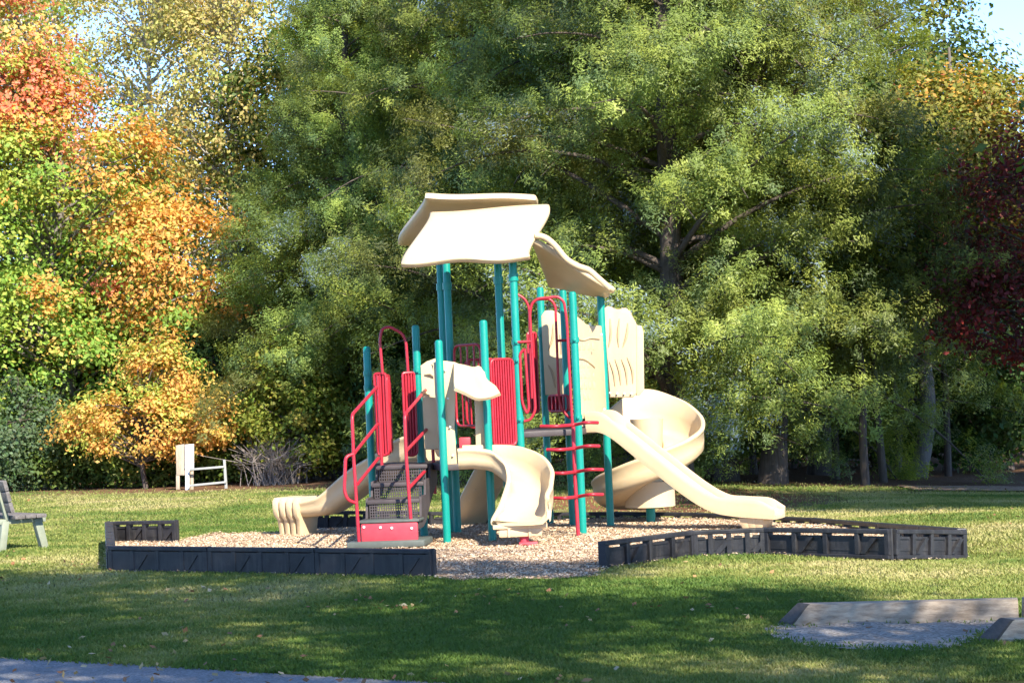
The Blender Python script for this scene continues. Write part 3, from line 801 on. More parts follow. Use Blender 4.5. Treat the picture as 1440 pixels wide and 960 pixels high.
# ---- roof panels
def roof(c, wave, thick=.08, nu=28, nv=14, side=.05, bot=.03, name='roof_panel', ph=0.0, top=0.0):
    """c: corners top-left, top-right, bottom-right, bottom-left"""
    TL, TR_, BR, BL = [Vector(p) for p in c]
    nrm = (TR_ - TL).cross(BL - TL).normalized()
    if nrm.z < 0: nrm = -nrm
    ux = (TR_ - TL).normalized(); vy = ((BL - TL) + (BR - TR_)).normalized()
    def S(u, v):
        p = lerp(lerp(TL, TR_, u), lerp(BL, BR, u), v)
        p = p + nrm * wave * math.sin(2 * math.pi * v + ph) + ux * side * math.sin(2 * math.pi * v)
        p = p + vy * (bot * math.sin(2 * math.pi * u * 1.5 + .6) * v + top * math.sin(2 * math.pi * u) * (1 - v))
        return p
    rings = []
    bm = MB()
    U = [i / nu for i in range(nu + 1)]; Vv = [i / nv for i in range(nv + 1)]
    # border loop of the patch parameterised for rim
    def sheet(off, ins):
        return [[S(ins + (1 - 2 * ins) * u, ins * 1.6 + (1 - 3.2 * ins) * v) + nrm * off for u in U] for v in Vv]
    A, B, C_, Dn = sheet(thick / 2, .025), sheet(thick * .28, .0), sheet(-thick * .28, .0), sheet(-thick / 2, .025)
    va = [[bm.b.verts.new(p) for p in r] for r in A]; vd = [[bm.b.verts.new(p) for p in r] for r in Dn]
    for g_ in (va, vd):
        for j in range(nv):
            for i in range(nu): bm.b.faces.new((g_[j][i], g_[j][i + 1], g_[j + 1][i + 1], g_[j + 1][i]))
    def loop(g_): return [g_[0][i] for i in range(nu)] + [g_[j][nu] for j in range(nv)] + [g_[nv][i] for i in range(nu, 0, -1)] + [g_[j][0] for j in range(nv, 0, -1)]
    lb = [bm.b.verts.new(p) for p in loop(B)]; lc = [bm.b.verts.new(p) for p in loop(C_)]
    ls = [loop(va), lb, lc, loop(vd)]
    for a, b in zip(ls, ls[1:]):
        for k in range(len(a)): bm.b.faces.new((a[k], a[(k + 1) % len(a)], b[(k + 1) % len(a)], b[k]))
    return bm.build(name, 'cream', ROOT, 70)
roof([P(605, 301, 26.45), P(772, 290, 26.45), P(745, 364, 25.55), P(565, 372, 25.55)], .05, side=.055, bot=.035, top=.02)
roof([P(598, 275, 26.45), P(753, 278, 26.45), P(742, 345, 27.75), P(560, 340, 27.75)], .045, side=.05, bot=.03, top=.03, thick=.10)
roof([P(748, 336, 25.95), P(773, 402, 27.25), P(851, 416, 27.25), P(862, 407, 26.05)], .02, side=.03, bot=.03, thick=.075)
for p_ in (P4a, P4b, P6, P7):
    q = MB(); zt_ = 2.93
    q.tube([(p_.x, p_.y, zt_ - .05), (p_.x, p_.y, zt_ + .03)], .056, 16); q.build('roof_collar', 'teal', ROOT)
# front edge roll of the right hand roof
q = MB(); q.tube(catmull([P(752, 331, 25.93), P(766, 334, 25.93), P(780, 345, 25.93), P(796, 364, 25.95), P(812, 374, 25.97), P(828, 380, 26.0), P(842, 392, 26.02), P(858, 406, 26.05)], 6), .036, 12)
q.build('roof_edge', 'cream', ROOT)

# ================================================================== BENCH, KERBS, BOARD, FENCE
bench = empty('park_bench', (0, 0, 0))
BA = math.atan2(.6, .8)
bp = G(57, 772)
def Bx(x, y, z):
    c_, s_ = math.cos(BA), math.sin(BA)
    return Vector((bp.x + x * c_ - y * s_, bp.y + x * s_ + y * c_, z))
bench.location = (bp.x, bp.y, 0); ORG[bench.name] = Vector((bp.x, bp.y, 0))
tag(bench, 'weathered grey plank bench with pale green legs on the lawn at the left edge', 'bench')
ub, vb = Vector((math.cos(BA), math.sin(BA), 0)), Vector((-math.sin(BA), math.cos(BA), 0)); zb_ = Vector((0, 0, 1))
q = MB()
for k in range(3):
    q.box(Bx(-.27 + k * .14, .75, .405), (.13, 1.6, .045), .006, u=ub, v=vb, w=zb_)
q.build('seat', 'greyplank', bench)
q = MB(); tl_ = R(14)
uw = ub * -math.sin(tl_) + zb_ * math.cos(tl_); un = ub * math.cos(tl_) + zb_ * math.sin(tl_)
for k in range(3):
    q.box(Bx(-.35, .75, .44) + uw * (.09 + k * .135), (.05, 1.6, .125), .006, u=un, v=vb, w=uw)
q.build('backrest', 'greyplank', bench)
for yy in (.12, 1.38):
    q = MB(); q.hexa([Bx(.06, yy - .045, 0), Bx(.15, yy - .045, 0), Bx(.15, yy + .045, 0), Bx(.06, yy + .045, 0), Bx(-.03, yy - .045, .36), Bx(.07, yy - .045, .36), Bx(.07, yy + .045, .36), Bx(-.03, yy + .045, .36)], .005); q.build('leg', 'benchgreen', bench)
    q = MB(); q.hexa([Bx(-.5, yy - .045, 0), Bx(-.41, yy - .045, 0), Bx(-.41, yy + .045, 0), Bx(-.5, yy + .045, 0), Bx(-.44, yy - .045, .36), Bx(-.35, yy - .045, .36), Bx(-.35, yy + .045, .36), Bx(-.44, yy + .045, .36)], .005); q.build('leg', 'benchgreen', bench)
    q = MB(); q.box(Bx(-.17, yy, .355), (.6, .05, .06), .005, u=ub, v=vb, w=zb_); q.build('cross_rail', 'benchgreen', bench)
    q = MB(); q.box(Bx(-.42, yy, .6), (.05, .05, .5), .005, u=un, v=vb, w=uw); q.build('back_support', 'benchgreen', bench)

def timber(a, b, label, hgt_=.145, wid=.15, bevel_start=.2):
    a, b = Vector(a), Vector(b); d = (b - a).normalized(); L = (b - a).length; nn = Vector((-d.y, d.x, 0))
    if nn.y < 0: nn = -nn
    q = MB(); Z = lambda x, y, z: a + d * x + nn * y + Vector((0, 0, z))
    b0 = bevel_start
    q.hexa([Z(b0 * .55, 0, -.03), Z(L, 0, -.03), Z(L, wid, -.03), Z(0, wid, -.03), Z(b0 + .05, .004, hgt_), Z(L, .004, hgt_), Z(L, wid, hgt_), Z(b0 * .85, wid, hgt_)], .007)
    o = q.build('timber_kerb', 'timber')
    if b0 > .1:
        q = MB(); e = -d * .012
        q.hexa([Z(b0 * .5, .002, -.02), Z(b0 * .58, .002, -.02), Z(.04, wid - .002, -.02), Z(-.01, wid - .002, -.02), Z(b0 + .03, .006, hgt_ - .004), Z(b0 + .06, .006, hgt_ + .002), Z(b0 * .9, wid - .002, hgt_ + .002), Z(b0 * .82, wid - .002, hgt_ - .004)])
        q.build('end_cut_shade', 'timber_end_shade', o)  # thin slab over the slanted end, its shade put into the colour
    return tag(o, label, 'timber kerb', 'weathered timber kerbs beside the gravel patch')
timber(G(1086, 881), G(1433, 873), 'long weathered timber kerb with a slanted left end behind the gravel patch')
timber(G(1436, 872), G(1640, 868), 'timber kerb at the right picture edge butted against the long weathered one', bevel_start=.01)
timber(G(1368, 906), G(1600, 901), 'nearer timber kerb with a dark slanted end at the right edge in front of the gravel')

DB = 45.2
nb = empty('notice_board', P(262, 685, DB)); tag(nb, 'narrow wooden board with a white painted panel on posts before the orange bushes', 'notice board')
gz = P(262, 686, DB).z
def bplate(name, pts_, D, th, mat, par):
    q = MB(); q.prism([P(a, b, D) for a, b in pts_], (0, th, 0), .006); return q.build(name, mat, par)
bplate('board', [(247, 626), (259, 624), (260, 668), (248, 668)], DB + .05, .05, 'boardwood', nb)
bplate('post', [(247.5, 667), (252.5, 667), (252.5, 688), (247.5, 688)], DB + .06, .06, 'boardwood', nb)
bplate('white_panel', [(260, 625), (272.5, 624), (272.5, 658), (260, 658)], DB, .05, 'white', nb)
bplate('post', [(260.5, 657), (266, 657), (266, 689), (260.5, 689)], DB + .01, .06, 'white', nb)
bplate('post', [(267.5, 657), (272, 657), (272, 689), (267.5, 689)], DB + .07, .06, 'boardwood', nb)
rf = empty('rail_fence', P(318, 685, DB)); tag(rf, 'short pale grey two rail fence beside the white panelled board', 'fence')
bplate('post', [(313.5, 646), (317, 646), (320, 689), (316, 689)], DB - .06, .06, 'greywood_rail', rf)
bplate('rail', [(266, 658.5), (315, 654.5), (315, 657.5), (266, 661.5)], DB - .1, .04, 'greywood_rail', rf)
bplate('rail', [(266, 681), (318, 676), (318, 679), (266, 684)], DB - .1, .04, 'greywood_rail', rf)

# ================================================================== TREES
def branch_mesh(q, pts, r0, r1, seg=6):
    pc = catmull(pts, 4); n_ = len(pc)
    q.tube(pc, [r0 + (r1 - r0) * (i / (n_ - 1)) ** .8 for i in range(n_)], seg, cap=False)
    return pc
def plainmesh(q, name):
    bm = q.b
    for f in bm.faces: f.smooth = True
    me = bpy.data.meshes.new(name); bm.to_mesh(me); bm.free(); return me

def cedar_proto(seed, Ht=13.5, Lmax=4.2, zmin=1.3, nbr=125, berry=.16, dens=1.0, hue=0.0):
    rg = np.random.default_rng(seed); rr = random.Random(seed)
    q = MB()
    tp = [Vector((rr.uniform(-.12, .12) * (k > 0), rr.uniform(-.12, .12) * (k > 0), z)) for k, z in enumerate(np.linspace(-.2, Ht, 8))]
    trunk = catmull(tp, 4); n_ = len(trunk)
    q.tube(trunk, [.21 * (1 - i / n_) ** .8 + .02 + (.08 if i == 0 else .03 if i == 1 else 0) for i in range(n_)], 10, cap=False)
    def tr(z):
        f = (z + .2) / (Ht + .2) * (n_ - 1); i = min(int(f), n_ - 2); return lerp(trunk[i], trunk[i + 1], f - i)
    C_, U_, V_, K_ = [], [], [], []
    for b in range(nbr):
        z = zmin + (Ht - zmin - .3) * (b / nbr) ** 1.12 + rr.uniform(-.15, .15)
        L = Lmax * (1 - (z / (Ht + .4)) ** 1.6) * rr.uniform(.55, 1.1) + .35
        az = b * 2.39996 + rr.uniform(-.5, .5)
        d = Vector((math.cos(az), math.sin(az), 0))
        rise = rr.uniform(.1, .95); droop = rr.uniform(.2, .75)
        o = tr(z); pts = []
        sw = rr.uniform(-.25, .25); sdv = Vector((-d.y, d.x, 0))
        for t in (0, .25, .5, .75, 1):
            pts.append(o + d * (L * t) + Vector((0, 0, L * (rise * t - droop * t * t))) + sdv * (sw * L * t * t))
        pc = branch_mesh(q, pts, .018 + L * .011, .006, 5)
        if z > 4 and rr.random() < .06: continue          # dead, bare branch
        btone = rr.uniform(.62, 1.2); bb = rr.random() < berry; brown = rr.random() < .10
        ns = int(L * 13 * dens) + 4
        for s_ in range(ns):
            t = (.18 + .85 * rr.random() ** .75); t = min(t, 1)
            p = pc[min(int(t * (len(pc) - 1)), len(pc) - 1)]
            spr = .15 + .22 * L * (1 - t * .75) * .5
            lat = rr.gauss(0, spr)
            cen = np.array(p + sdv * lat + Vector((0, 0, rr.gauss(.06, .16))))
            dirv = np.array(d) * rr.uniform(.4, 1) + np.array(sdv) * (lat * 1.2 + rr.gauss(0, .4)) + np.array((0, 0, rr.uniform(-.15, 1.25)))
            dirv /= np.linalg.norm(dirv)
            m_ = int(rr.uniform(96, 136)); ll = rr.uniform(.28, .5)
            tt = rg.random(m_)
            pos = cen + dirv * (tt[:, None] * ll) + rg.normal(0, 1, (m_, 3)) * (.085 * (1.25 - .7 * tt))[:, None]
            ax = unit(dirv + rg.normal(0, .55, (m_, 3)))
            nb_ = unit((pos - cen) * 4.5 + np.array(d) * .45 + np.array((0, 0, .55)) + rg.normal(0, .38, (m_, 3)))
            ax = unit(ax - nb_ * np.sum(ax * nb_, 1, keepdims=True)); sd = np.cross(nb_, ax)
            hl = rg.uniform(.022, .044, (m_, 1))
            base = np.array([.20, .265, .06]) * btone
            if rr.random() < .35: base = np.array([.29, .345, .075]) * btone
            if rr.random() < .2: base = np.array([.13, .19, .07]) * btone
            if brown: base = base * .55 + np.array([.15, .10, .05]) * .45
            cc_ = np.tile(base, (m_, 1)) * rg.uniform(.75, 1.3, (m_, 1)) * np.array([1 + hue, 1, 1 - hue])
            if bb and t > .4:
                kk = rg.random(m_) < .26
                cc_[kk] = np.array([.20, .27, .33]) * rg.uniform(.75, 1.35, (kk.sum(), 1))
            C_.append(pos); U_.append(ax * hl); V_.append(sd * hl * .28); K_.append(cc_)
    tm = plainmesh(q, 'trunk')
    cm = leaf_mesh('foliage', *(np.concatenate(a) for a in (C_, U_, V_, K_)))
    return tm, cm
def put(name, label, cat, group, loc, meshes, mats, rz=0, s=1.0, parts=('trunk', 'foliage')):
    o = empty(name, loc); o.rotation_euler = (0, 0, rz); o.scale = (s, s, s)
    for me, mt, pn in zip(meshes, mats, parts):
        if not me.materials: me.materials.append(M[mt])
        c = bpy.data.objects.new(pn, me); COL.objects.link(c); c.parent = o
    return tag(o, label, cat, group)
def gnd(px, D):
    p = P(px, 600, D); return Vector((p.x, p.y, H(p.x, p.y) - .02))
cedA = cedar_proto(11, 14, 4.4, 1.2, 118, .2)
cedB = cedar_proto(23, 13, 4.0, 1.25, 108, .12, 1.0, .06)
cedC = cedar_proto(37, 12, 3.5, .7, 100, .06, 1.1, -.05)
CG = 'evergreen cedars along the edge of the wood'
for px, D, pr, rz, s, lab in (
    (590, 48.5, cedC, .4, 1.12, 'dark cedar standing next to the orange maple, leftmost of the evergreens'),
    (690, 45.0, cedB, 2.1, 1.0, 'cedar directly behind the cream roof of the play structure'),
    (820, 42.5, cedC, 3.6, 1.12, 'cedar right of the cream roof, behind the ladder climber'),
    (953, 37.2, cedA, 4.3, .98, 'thick trunked cedar with reddish needle litter, behind the straight slide'),
    (1082, 39.0, cedB, .9, .98, 'cedar with low boughs behind the foot of the straight slide, right of the litter'),
    (505, 47.5, cedC, 2.9, .9, 'slimmer cedar between the leftmost evergreen and the staircase arch, in front of the wood'),
    (890, 40.5, cedC, 5.2, .95, 'slimmer cedar behind the tall cream hood panels of the big spiral slide'),
    (1020, 40.0, cedC, 1.6, .85, 'slimmer cedar in the gap between the thick trunked cedar and the low boughed one'),
    (1150, 43.5, cedA, 5.4, .92, 'rightmost cedar, its boughs hanging over the shaded bank')):
    put('cedar_tree', lab, 'cedar', CG, gnd(px, D), pr, ('bark', 'needle'), rz, s)

def broadleaf(seed, Ht, blobs, nclump, nleaf, size, colf, trunk_r=.18, lean=(0, 0), clr=.45, flat=.6, upb=.7, asp=.62, forks=1.0, trunk_top=None, shell=.5):
    """blobs: list of (centre, radii). Clumps fill the blobs towards their outside; limbs reach the clumps from the trunk."""
    rg = np.random.default_rng(seed); rr = random.Random(seed)
    q = MB()
    tt = trunk_top or Ht * .8
    tp = [Vector((lean[0] * t + rr.uniform(-.1, .1) * (t > 0), lean[1] * t + rr.uniform(-.1, .1) * (t > 0), -.2 + (tt + .2) * t)) for t in np.linspace(0, 1, 7)]
    trunk = catmull(tp, 4); n_ = len(trunk)
    q.tube(trunk, [trunk_r * (1 - i / n_) ** .75 + .012 + (.4 * trunk_r if i == 0 else 0) for i in range(n_)], 9, cap=False)
    vol = np.array([b[1][0] * b[1][1] * b[1][2] for b in blobs]) ** .8; vol = vol / vol.sum()
    C_, U_, V_, K_ = [], [], [], []
    for k in range(nclump):
        bc, br = blobs[rg.choice(len(blobs), p=vol)]
        d = unit(rg.normal(size=3)); rad = rr.uniform(shell ** 3, 1) ** (1 / 3)
        cen = np.array(bc) + d * np.array(br) * rad
        if cen[2] < .15: cen[2] = .15 + rr.random() * .3
        if rr.random() < .5 * forks:
            zt_ = max(.25, min(tt * .95, cen[2] - rr.uniform(.25, .6) * np.hypot(cen[0], cen[1])))
            i = min(n_ - 1, int((zt_ + .2) / (tt + .2) * (n_ - 1)))
            a = trunk[i]; b = Vector(cen)
            mid = lerp(a, b, .5) + Vector((rr.gauss(0, .15), rr.gauss(0, .15), rr.uniform(-.1, .3)))
            branch_mesh(q, [a, mid, b], .012 + .012 * (b - a).length, .005, 5)
        cr_ = clr * rr.uniform(.6, 1.3); m_ = int(nleaf * rr.uniform(.6, 1.3))
        pos = cen + rg.normal(0, 1, (m_, 3)) * np.array([cr_, cr_, cr_ * flat]) * .55
        pos[:, 2] -= .12 * np.sum((pos[:, :2] - cen[:2]) ** 2, 1) / cr_
        u, v = rand_axes(rg, m_, size, asp, upb, unit(pos - cen) * .5 + d * .5)
        C_.append(pos); U_.append(u); V_.append(v); K_.append(colf(rg, rr, cen, m_))
    tm = plainmesh(q, 'trunk')
    C_ = np.concatenate(C_); k = C_[:, 2] > .03
    cm = leaf_mesh('crown', C_[k], np.concatenate(U_)[k], np.concatenate(V_)[k], np.concatenate(K_)[k])
    return tm, cm
def jit(rg, base, m_, a=.22, h=.12):
    return np.array(base) * rg.uniform(1 - a, 1 + a, (m_, 1)) * rg.uniform(1 - h, 1 + h, (m_, 3))
GRN, YGR, ORG_, RED_, YEL = (.20, .32, .055), (.33, .40, .075), (.62, .33, .09), (.66, .23, .13), (.58, .42, .11)
def mixpal(rg, rr, m_, pal, w):
    base = np.array(pal[rr.choices(range(len(pal)), w)[0]])
    out = jit(rg, base, m_)
    k = rg.random(m_) < .17
    alt = np.array(pal)[rg.choice(len(pal), k.sum(), p=np.array(w) / sum(w))]
    out[k] = alt * rg.uniform(.8, 1.2, (k.sum(), 1)); return out
# turning maple at the left
mb_ = gnd(90, 50.5)
def maple_col(rg, rr, c, m_):
    x, z = c[0], c[2]                      # local: +x to the right of the photo
    red = max(0, min(1, (z - 6.2) / 1.3)) * max(0, min(1, (.7 - x) / 1.5))
    org = max(0, min(1, (x + .5) / 2.4)) * max(0, min(1, (z - 2.3) / 1.2)) * .8 + max(0, min(1, (z - 5.2) / 2)) * .3
    org *= 1 - .8 * red
    w = [max(.04, 1.1 - red - org), .6 - .3 * org, .02 + org * 1.15, .01 + red * 2.6 + org * .06, .05 + org * .35]
    return mixpal(rg, rr, m_, [GRN, YGR, ORG_, RED_, YEL], w)
mp = broadleaf(5, 10.5, [((-.6, 0, 4.6), (3.0, 2.4, 3.6)), ((2.0, -.3, 4.1), (2.0, 1.7, 1.5)), ((-1.0, 0, 8.0), (1.6, 1.6, 2.0)), ((-1.2, -1.2, 5.4), (1.4, 1.0, 2.4)), ((-.8, -.9, 2.5), (2.4, 1.6, 1.4))], 430, 230, .052, maple_col, .2, clr=.55, flat=.55)
put('maple_tree', 'tall maple at the left turning from green to orange with a red top', 'maple', None, mb_, mp, ('greybark', 'leaf'), s=1.15, parts=('trunk', 'crown'))
# orange yellow understorey
def og_col(rg, rr, c, m_): return mixpal(rg, rr, m_, [YEL, ORG_, YGR, GRN], [1.2, .8, .6, .2])
ob = broadleaf(8, 2.6, [((0, 0, 1.35), (1.9, 1.0, .75)), ((.4, 0, 2.3), (.8, .7, .8))], 130, 150, .045, og_col, .05, clr=.36, flat=.6, upb=.6)
put('orange_shrub', 'airy orange and yellow shrub behind the notice board', 'shrub', None, gnd(205, 46.5), ob, ('bark', 'leaf'), parts=('stem', 'crown'))
# tall pale tree behind
def pale_col(rg, rr, c, m_): return mixpal(rg, rr, m_, [(.40, .36, .12), (.33, .33, .10), (.46, .38, .14)], [1, .8, .6])
pt = broadleaf(15, 15, [((0, 0, 10), (3.0, 2.4, 3.6)), ((-.8, 0, 6.2), (2.2, 1.8, 2.0)), ((.8, 0, 13), (2.2, 2, 2.2))], 250, 130, .06, pale_col, .17, clr=.62, flat=.8, upb=.2, forks=1.3)
put('pale_tree', 'tall thin olive yellow tree with pale branches standing behind the maple', 'tree', None, gnd(232, 60), pt, ('palebark', 'leaf'), parts=('trunk', 'crown'))
put('pale_tree', 'pale olive tree between the maple and the dark leftmost cedar', 'tree', None, gnd(345, 57), pt, ('palebark', 'leaf'), rz=4.1, s=.95, parts=('trunk', 'crown'))
put('pale_tree', 'olive tree at the top left behind the red crown of the maple', 'tree', None, gnd(60, 64), pt, ('palebark', 'leaf'), rz=2.0, s=1.05, parts=('trunk', 'crown'))
# right hand trees
def dred_col(rg, rr, c, m_): return mixpal(rg, rr, m_, [(.12, .025, .03), (.17, .032, .035), (.08, .07, .035), (.30, .04, .03)], [1, .9, .7, .2])
dr = broadleaf(21, 6.6, [((0, 0, 4.2), (1.8, 1.8, 1.9)), ((-.4, -.3, 3.0), (1.2, 1.2, 1.0))], 105, 150, .05, dred_col, .12, clr=.5, flat=.6)
put('dark_red_tree', 'dark burgundy leaved tree in shade at the right picture edge', 'tree', None, gnd(1475, 37.5), dr, ('bark', 'leaf'), parts=('trunk', 'crown'))
def yo_col(rg, rr, c, m_): return mixpal(rg, rr, m_, [(.24, .23, .05), (.17, .20, .04), (.48, .28, .06), (.42, .10, .07)], [1, .8, .22, .12 + .25 * (c[2] > 9.3)])
yo = broadleaf(27, 10, [((1.1, 0, 6.1), (2.2, 2.0, 1.55)), ((1.3, 0, 4.6), (1.8, 1.6, 1.4))], 230, 190, .055, yo_col, .16, clr=.55, flat=.65, lean=(1.1, 0))
put('turning_tree', 'yellow green tree with orange and pink tips and a pale trunk right of the cedars', 'tree', None, gnd(1284, 43), yo, ('greybark', 'leaf'), parts=('trunk', 'crown'))
# shrubs under the edge of the wood
def shrub_col(pal, w): return lambda rg, rr, c, m_: mixpal(rg, rr, m_, pal, w)
shG = broadleaf(31, 1.5, [((0, 0, .65), (1.2, .8, .65))], 60, 120, .05, shrub_col([(.075, .12, .025), (.12, .17, .03), (.16, .19, .04)], [1, 1, .5]), .03, clr=.32, flat=.8, upb=.5)
shB = broadleaf(32, 2.2, [((0, 0, .9), (1.1, .8, 1.0))], 80, 120, .04, shrub_col([(.10, .15, .075), (.08, .13, .05)], [1, 1]), .03, clr=.3, flat=.9, upb=.4)
shY = broadleaf(33, 3.0, [((0, 0, 1.3), (1.0, .8, 1.2)), ((.1, 0, 2.2), (.7, .6, .7))], 110, 130, .045, shrub_col([(.22, .24, .04), (.15, .20, .03), (.30, .27, .05)], [1, 1, .4]), .05, clr=.34, flat=.7, upb=.6)
shD = broadleaf(34, 3.4, [((0, 0, 1.7), (1.6, 1.0, 1.5))], 120, 120, .06, shrub_col([(.045, .095, .025), (.07, .12, .03)], [1, 1]), .06, clr=.45, flat=.6, upb=.7)
SG = 'shrubs along the left edge of the wood'
for px, D, pr, rz, s, nm, lab in (
    (20, 47.5, shB, 0, 1.2, 'juniper_bush', 'blue green bush at the far left behind the bench'),
    (90, 48, shG, 1, 1.0, 'green_shrub', 'low green shrub left of the notice board, right of the blue green bush'),
    (160, 48, shG, 2.4, .95, 'green_shrub', 'low green shrub under the left half of the orange shrub'),
    (225, 47.6, shG, 4.0, .9, 'green_shrub', 'low green shrub directly left of the notice board'),
    (300, 48, shG, 5.1, 1.0, 'green_shrub', 'low green shrub seen through the two rail fence'),
    (420, 46.2, shY, .5, 1.05, 'yellow_green_shrub', 'tall yellow green shrub right of the bare grey bush'),
    (462, 47.5, shY, 2.5, .9, 'yellow_green_shrub', 'yellow green shrub above the foot of the long left slide, behind the taller one'),
    (330, 50, shD, .3, 1.1, 'dark_green_shrub', 'dark green bush under the right edge of the maple'),
    (400, 50.5, shD, 2, 1.15, 'dark_green_shrub', 'dark green bush between the maple and the leftmost cedar'),
    (110, 52, shD, 4, 1.2, 'dark_green_shrub', 'dark green bush in the shade behind the orange shrub'),
    (10, 52, shD, 5.2, 1.2, 'dark_green_shrub', 'dark green bush behind the blue green bush at the far left'),
    (750, 44.5, shY, 3.3, .95, 'yellow_green_shrub', 'yellow green shrub seen between the small spiral slide and the ladder'),
    (1340, 47, shD, 2.2, 1.1, 'dark_green_shrub', 'dark green bush in the shade right of the pale trunk of the yellow green tree'),
    (1420, 46, shD, .7, 1.2, 'dark_green_shrub', 'dark green bush below the dark red tree at the right edge'),
    (1385, 50, shD, 3.7, 1.4, 'dark_green_shrub', 'large dark bush deep in the shade behind the dark red tree'),
    (285, 54, shD, 5.7, 1.5, 'dark_green_shrub', 'dark green bush below the pale trees between maple and cedars'),
    (1110, 47, shD, 5.7, 1.0, 'dark_green_shrub', 'dark green bush in the gap behind the slim trunks under the cedar boughs'),
    (1230, 48, shD, 3.0, .9, 'dark_green_shrub', 'dark green bush deep in the gap left of the pale trunk at right'),
    (600, 47, shD, 1.1, 1.0, 'dark_green_shrub', 'dark green bush behind the staircase rails')):
    put(nm, lab, 'shrub', SG, gnd(px, D), pr, ('bark', 'leaf'), rz, s, parts=('stem', 'crown'))
# bare grey bush
q = MB(); rr = random.Random(4)
for k in range(230):
    az = rr.uniform(0, 6.28); L = rr.uniform(.6, 1.25); sp = rr.uniform(.1, .75)
    a = Vector((rr.gauss(0, .22), rr.gauss(0, .2), 0)); d = Vector((math.cos(az) * sp, math.sin(az) * sp, 1)).normalized()
    b = a + d * L * .55 + Vector((rr.gauss(0, .06), rr.gauss(0, .06), 0)); c_ = a + d * L + Vector((rr.gauss(0, .16), rr.gauss(0, .16), -rr.uniform(0, .3)))
    q.tube(catmull([a, b, c_], 3), [.009, .008, .008, .007, .006, .005, .004], 4, cap=False)
    for j in range(2):
        e_ = b + Vector((rr.gauss(0, .25), rr.gauss(0, .25), rr.uniform(.05, .35))); q.tube([b, e_], [.006, .004], 3, cap=False)
o = q.build('bare_bush', 'twig'); o.location = gnd(371, 46.0)
tag(o, 'bare grey twiggy bush between the fence and the yellow green shrub', 'bush')

# wood behind: rows of trees filling the gaps
def wg_col(rg, rr, c, m_): return mixpal(rg, rr, m_, [(.075, .12, .025), (.12, .15, .03), (.05, .085, .02), (.20, .19, .05)], [1, .8, .6, .3])
wd = broadleaf(41, 14, [((0, 0, 8.5), (3.2, 3.0, 4.2)), ((.4, 0, 4.4), (2.6, 2.4, 2.2))], 300, 110, .085, wg_col, .2, clr=.7, flat=.6)
WG = 'trees of the wood behind the cedars'
j = 0
for px, D, pr, rz, s in ((480, 56, 'w', .2, .9), (500, 54, 'c', 2, 1.0), (620, 58, 'w', 3, 1), (740, 54, 'c', 1, 1.1), (870, 57, 'w', 4.4, 1.05), (1000, 54, 'c', 5, 1.0),
                         (1130, 57, 'w', 1.7, 1.0), (1260, 55, 'w', 3.9, .95), (1345, 54, 'w', .6, .5), (1460, 53, 'w', 2.9, .48), (1230, 60, 'w', 2.5, .8), (1180, 52, 'c', 2.5, .9), (1400, 60, 'c', 1.5, .5),
                         (150, 68, 'w', 5.5, .75), (290, 70, 'w', 1.2, .72), (0, 58, 'w', .9, .75), (1060, 62, 'w', .4, 1.0), (560, 64, 'w', 5.9, 1.0), (800, 64, 'w', 2.2, 1.0)):
    lab = ('leafy tree of the wood showing only through gaps between the cedars' if pr == 'w' else 'second row cedar showing only through gaps between the front cedars')
    put('forest_tree' if pr == 'w' else 'cedar_tree', lab, 'tree' if pr == 'w' else 'cedar', WG if pr == 'w' else 'second row of cedars', gnd(px, D), wd if pr == 'w' else cedC, ('greybark', 'leaf') if pr == 'w' else ('bark', 'needle'), rz, s, parts=('trunk', 'crown') if pr == 'w' else ('trunk', 'foliage'))
# bare trunks in the shade under the cedars
q = MB()
tk = [Vector((0, 0, -.2)), Vector((.03, 0, 1.5)), Vector((-.02, .05, 3)), Vector((.05, 0, 6))]
pc = catmull(tk, 4); q.tube(pc, [.12 * (1 - .5 * i / len(pc)) + (.05 if i == 0 else 0) for i in range(len(pc))], 9)
slim = plainmesh(q, 'trunk'); 
def young(seed):
    return broadleaf(seed, 7, [((0, 0, 4.6), (1.4, 1.4, 2.2))], 60, 120, .06, wg_col, .065, clr=.5, flat=.6, trunk_top=5.5)
yt = young(51); yt2 = young(52)
for px, D, pr, rz, lab in ((1060, 43, yt, 0, 'slim shaded trunk left of the pale berried cedar trunk'), (1172, 41, yt2, 1, 'slim dark trunk at the left of the shaded row under the cedar boughs'),
                       (1214, 38.5, yt, 2, 'slim trunk with a lit right side on the shaded bank'), (1240, 40, yt2, 3, 'slim trunk just right of the one with a lit side'),
                       (1256, 42.5, yt, 4, 'slim trunk just left of the pale trunk of the yellow green tree'), (1330, 44, yt2, 5, 'slim dark trunk right of the pale trunk of the yellow green tree'), (1145, 47, yt2, 2, 'slim trunk deep in the gap under the cedar boughs')):
    put('young_tree', lab, 'tree', 'slim trunks under the cedar boughs', gnd(px, D), pr, ('bark', 'leaf'), rz, parts=('trunk', 'crown'))

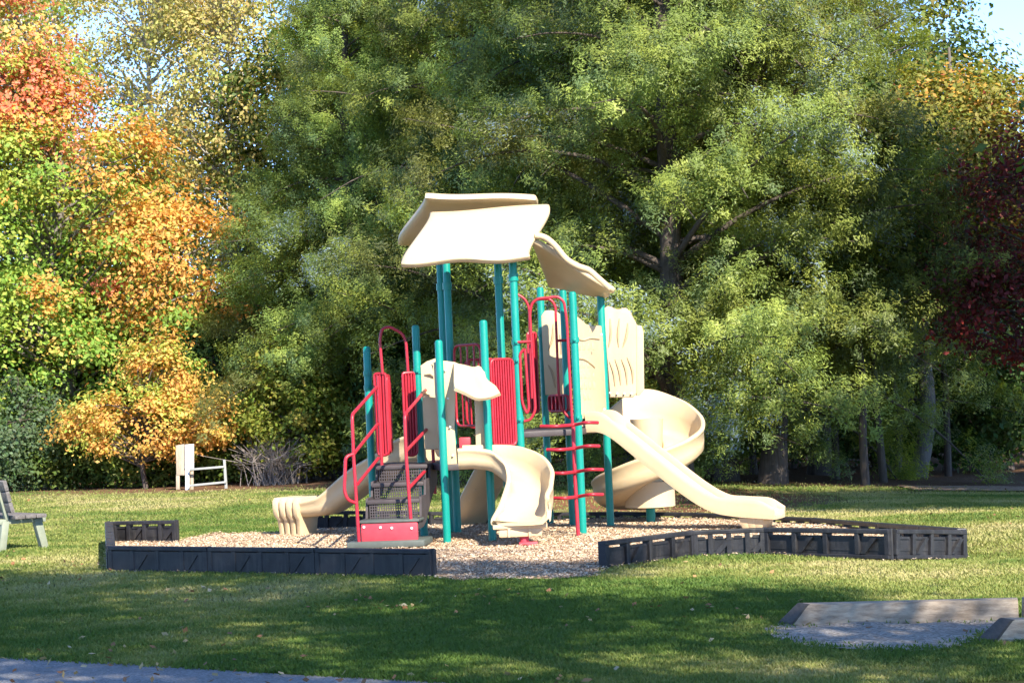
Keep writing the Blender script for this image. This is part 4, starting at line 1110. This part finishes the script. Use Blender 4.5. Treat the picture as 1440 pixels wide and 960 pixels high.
# trees beside the camera and to the right that shade the foreground and the bank
shade = broadleaf(61, 15, [((0, 0, 10.8), (4.6, 4.2, 2.6))], 115, 140, .10, wg_col, .24, clr=.85, flat=.5)
shade3 = broadleaf(63, 15, [((2.6, 0, 10.8), (4.6, 4.2, 2.6))], 115, 140, .10, wg_col, .24, clr=.85, flat=.5, lean=(2.4, 0))
shade4 = broadleaf(64, 7, [((0, 0, 4.3), (2.8, 2.8, 2.2))], 150, 120, .08, wg_col, .18, clr=.7, flat=.6)
shade5 = broadleaf(65, 11.5, [((0, 0, 7.9), (3.4, 3.4, 1.9))], 230, 140, .09, wg_col, .2, clr=.75, flat=.6)
shade2 = broadleaf(62, 14, [((0, 0, 8.8), (4.0, 4.0, 4.2))], 240, 120, .10, wg_col, .24, clr=.85, flat=.6)
SHG = 'trees standing outside the view that shade the lawn'
for i, (x, y, pr, rz, s, lab) in enumerate((
    (11.0, -3.5, shade, 0, .9, 'broad leafy shade tree right of the camera by the drive'),
    (5.4, 3.6, shade, 3.3, .8, 'smaller leafy shade tree right of the camera, nearer than the broad one'),
    (3.6, 7.2, shade, 2.0, 1.0, 'broad leafy shade tree overhanging the drive near the camera'),
    (-3.7, 7.8, shade3, 0, 1.02, 'leaning leafy shade tree left of the camera by the drive'),
    (9.5, 27.0, shade4, 1.0, 1.0, 'low leafy tree beyond the right picture edge next to the bank'),
    (12.6, 29.5, shade4, 3.0, 1.2, 'low leafy tree behind the one next to the bank'),
    (10.0, 23.4, shade5, 1.4, 1.0, 'high crowned shade tree beyond the right picture edge'),
    (13.2, 22.6, shade5, 4.0, 1.05, 'high crowned shade tree farther right than the other high crowned one'),
    (12.2, 32.0, shade2, 1.0, 1.0, 'tall leafy shade tree right of the bank'),
    (16.5, 27.5, shade2, 3.0, 1.1, 'leafy shade tree farther right of the bank'))):
    put('shade_tree', lab, 'tree', SHG, Vector((x, y, 0)), pr, ('greybark', 'leaf'), rz, s, parts=('trunk', 'crown'))

# ================================================================== LIGHT
sv = Vector((.50, -1.0, .90)).normalized()          # towards the sun
el = math.asin(sv.z); azn = math.atan2(sv.x, sv.y)
sd_ = bpy.data.lights.new('sun', 'SUN'); sd_.energy = 3.7; sd_.angle = R(.53); sd_.color = (1, .92, .78)
so = bpy.data.objects.new('sun', sd_); COL.objects.link(so)
so.rotation_euler = sv.to_track_quat('Z', 'Y').to_euler(); so.location = (0, 0, 30)
w = bpy.data.worlds.new('World'); sc.world = w; w.use_nodes = True
nt = w.node_tree; bg = nt.nodes['Background']
sk_ = nt.nodes.new('ShaderNodeTexSky'); sk_.sky_type = 'NISHITA'; sk_.sun_disc = False
sk_.air_density = .45; sk_.dust_density = 0.0; sk_.ozone_density = 4.0; sk_.sun_elevation = el; sk_.sun_rotation = azn
nt.links.new(sk_.outputs[0], bg.inputs[0]); bg.inputs[1].default_value = .15
vs = sc.view_settings
vs.view_transform = 'Standard'; vs.look = 'None'; vs.gamma = 1; vs.use_curve_mapping = False
vs.exposure = 1.85

cy = sc.cycles
cy.max_bounces = 6; cy.diffuse_bounces = 3; cy.glossy_bounces = 2; cy.transmission_bounces = 3; cy.transparent_max_bounces = 4
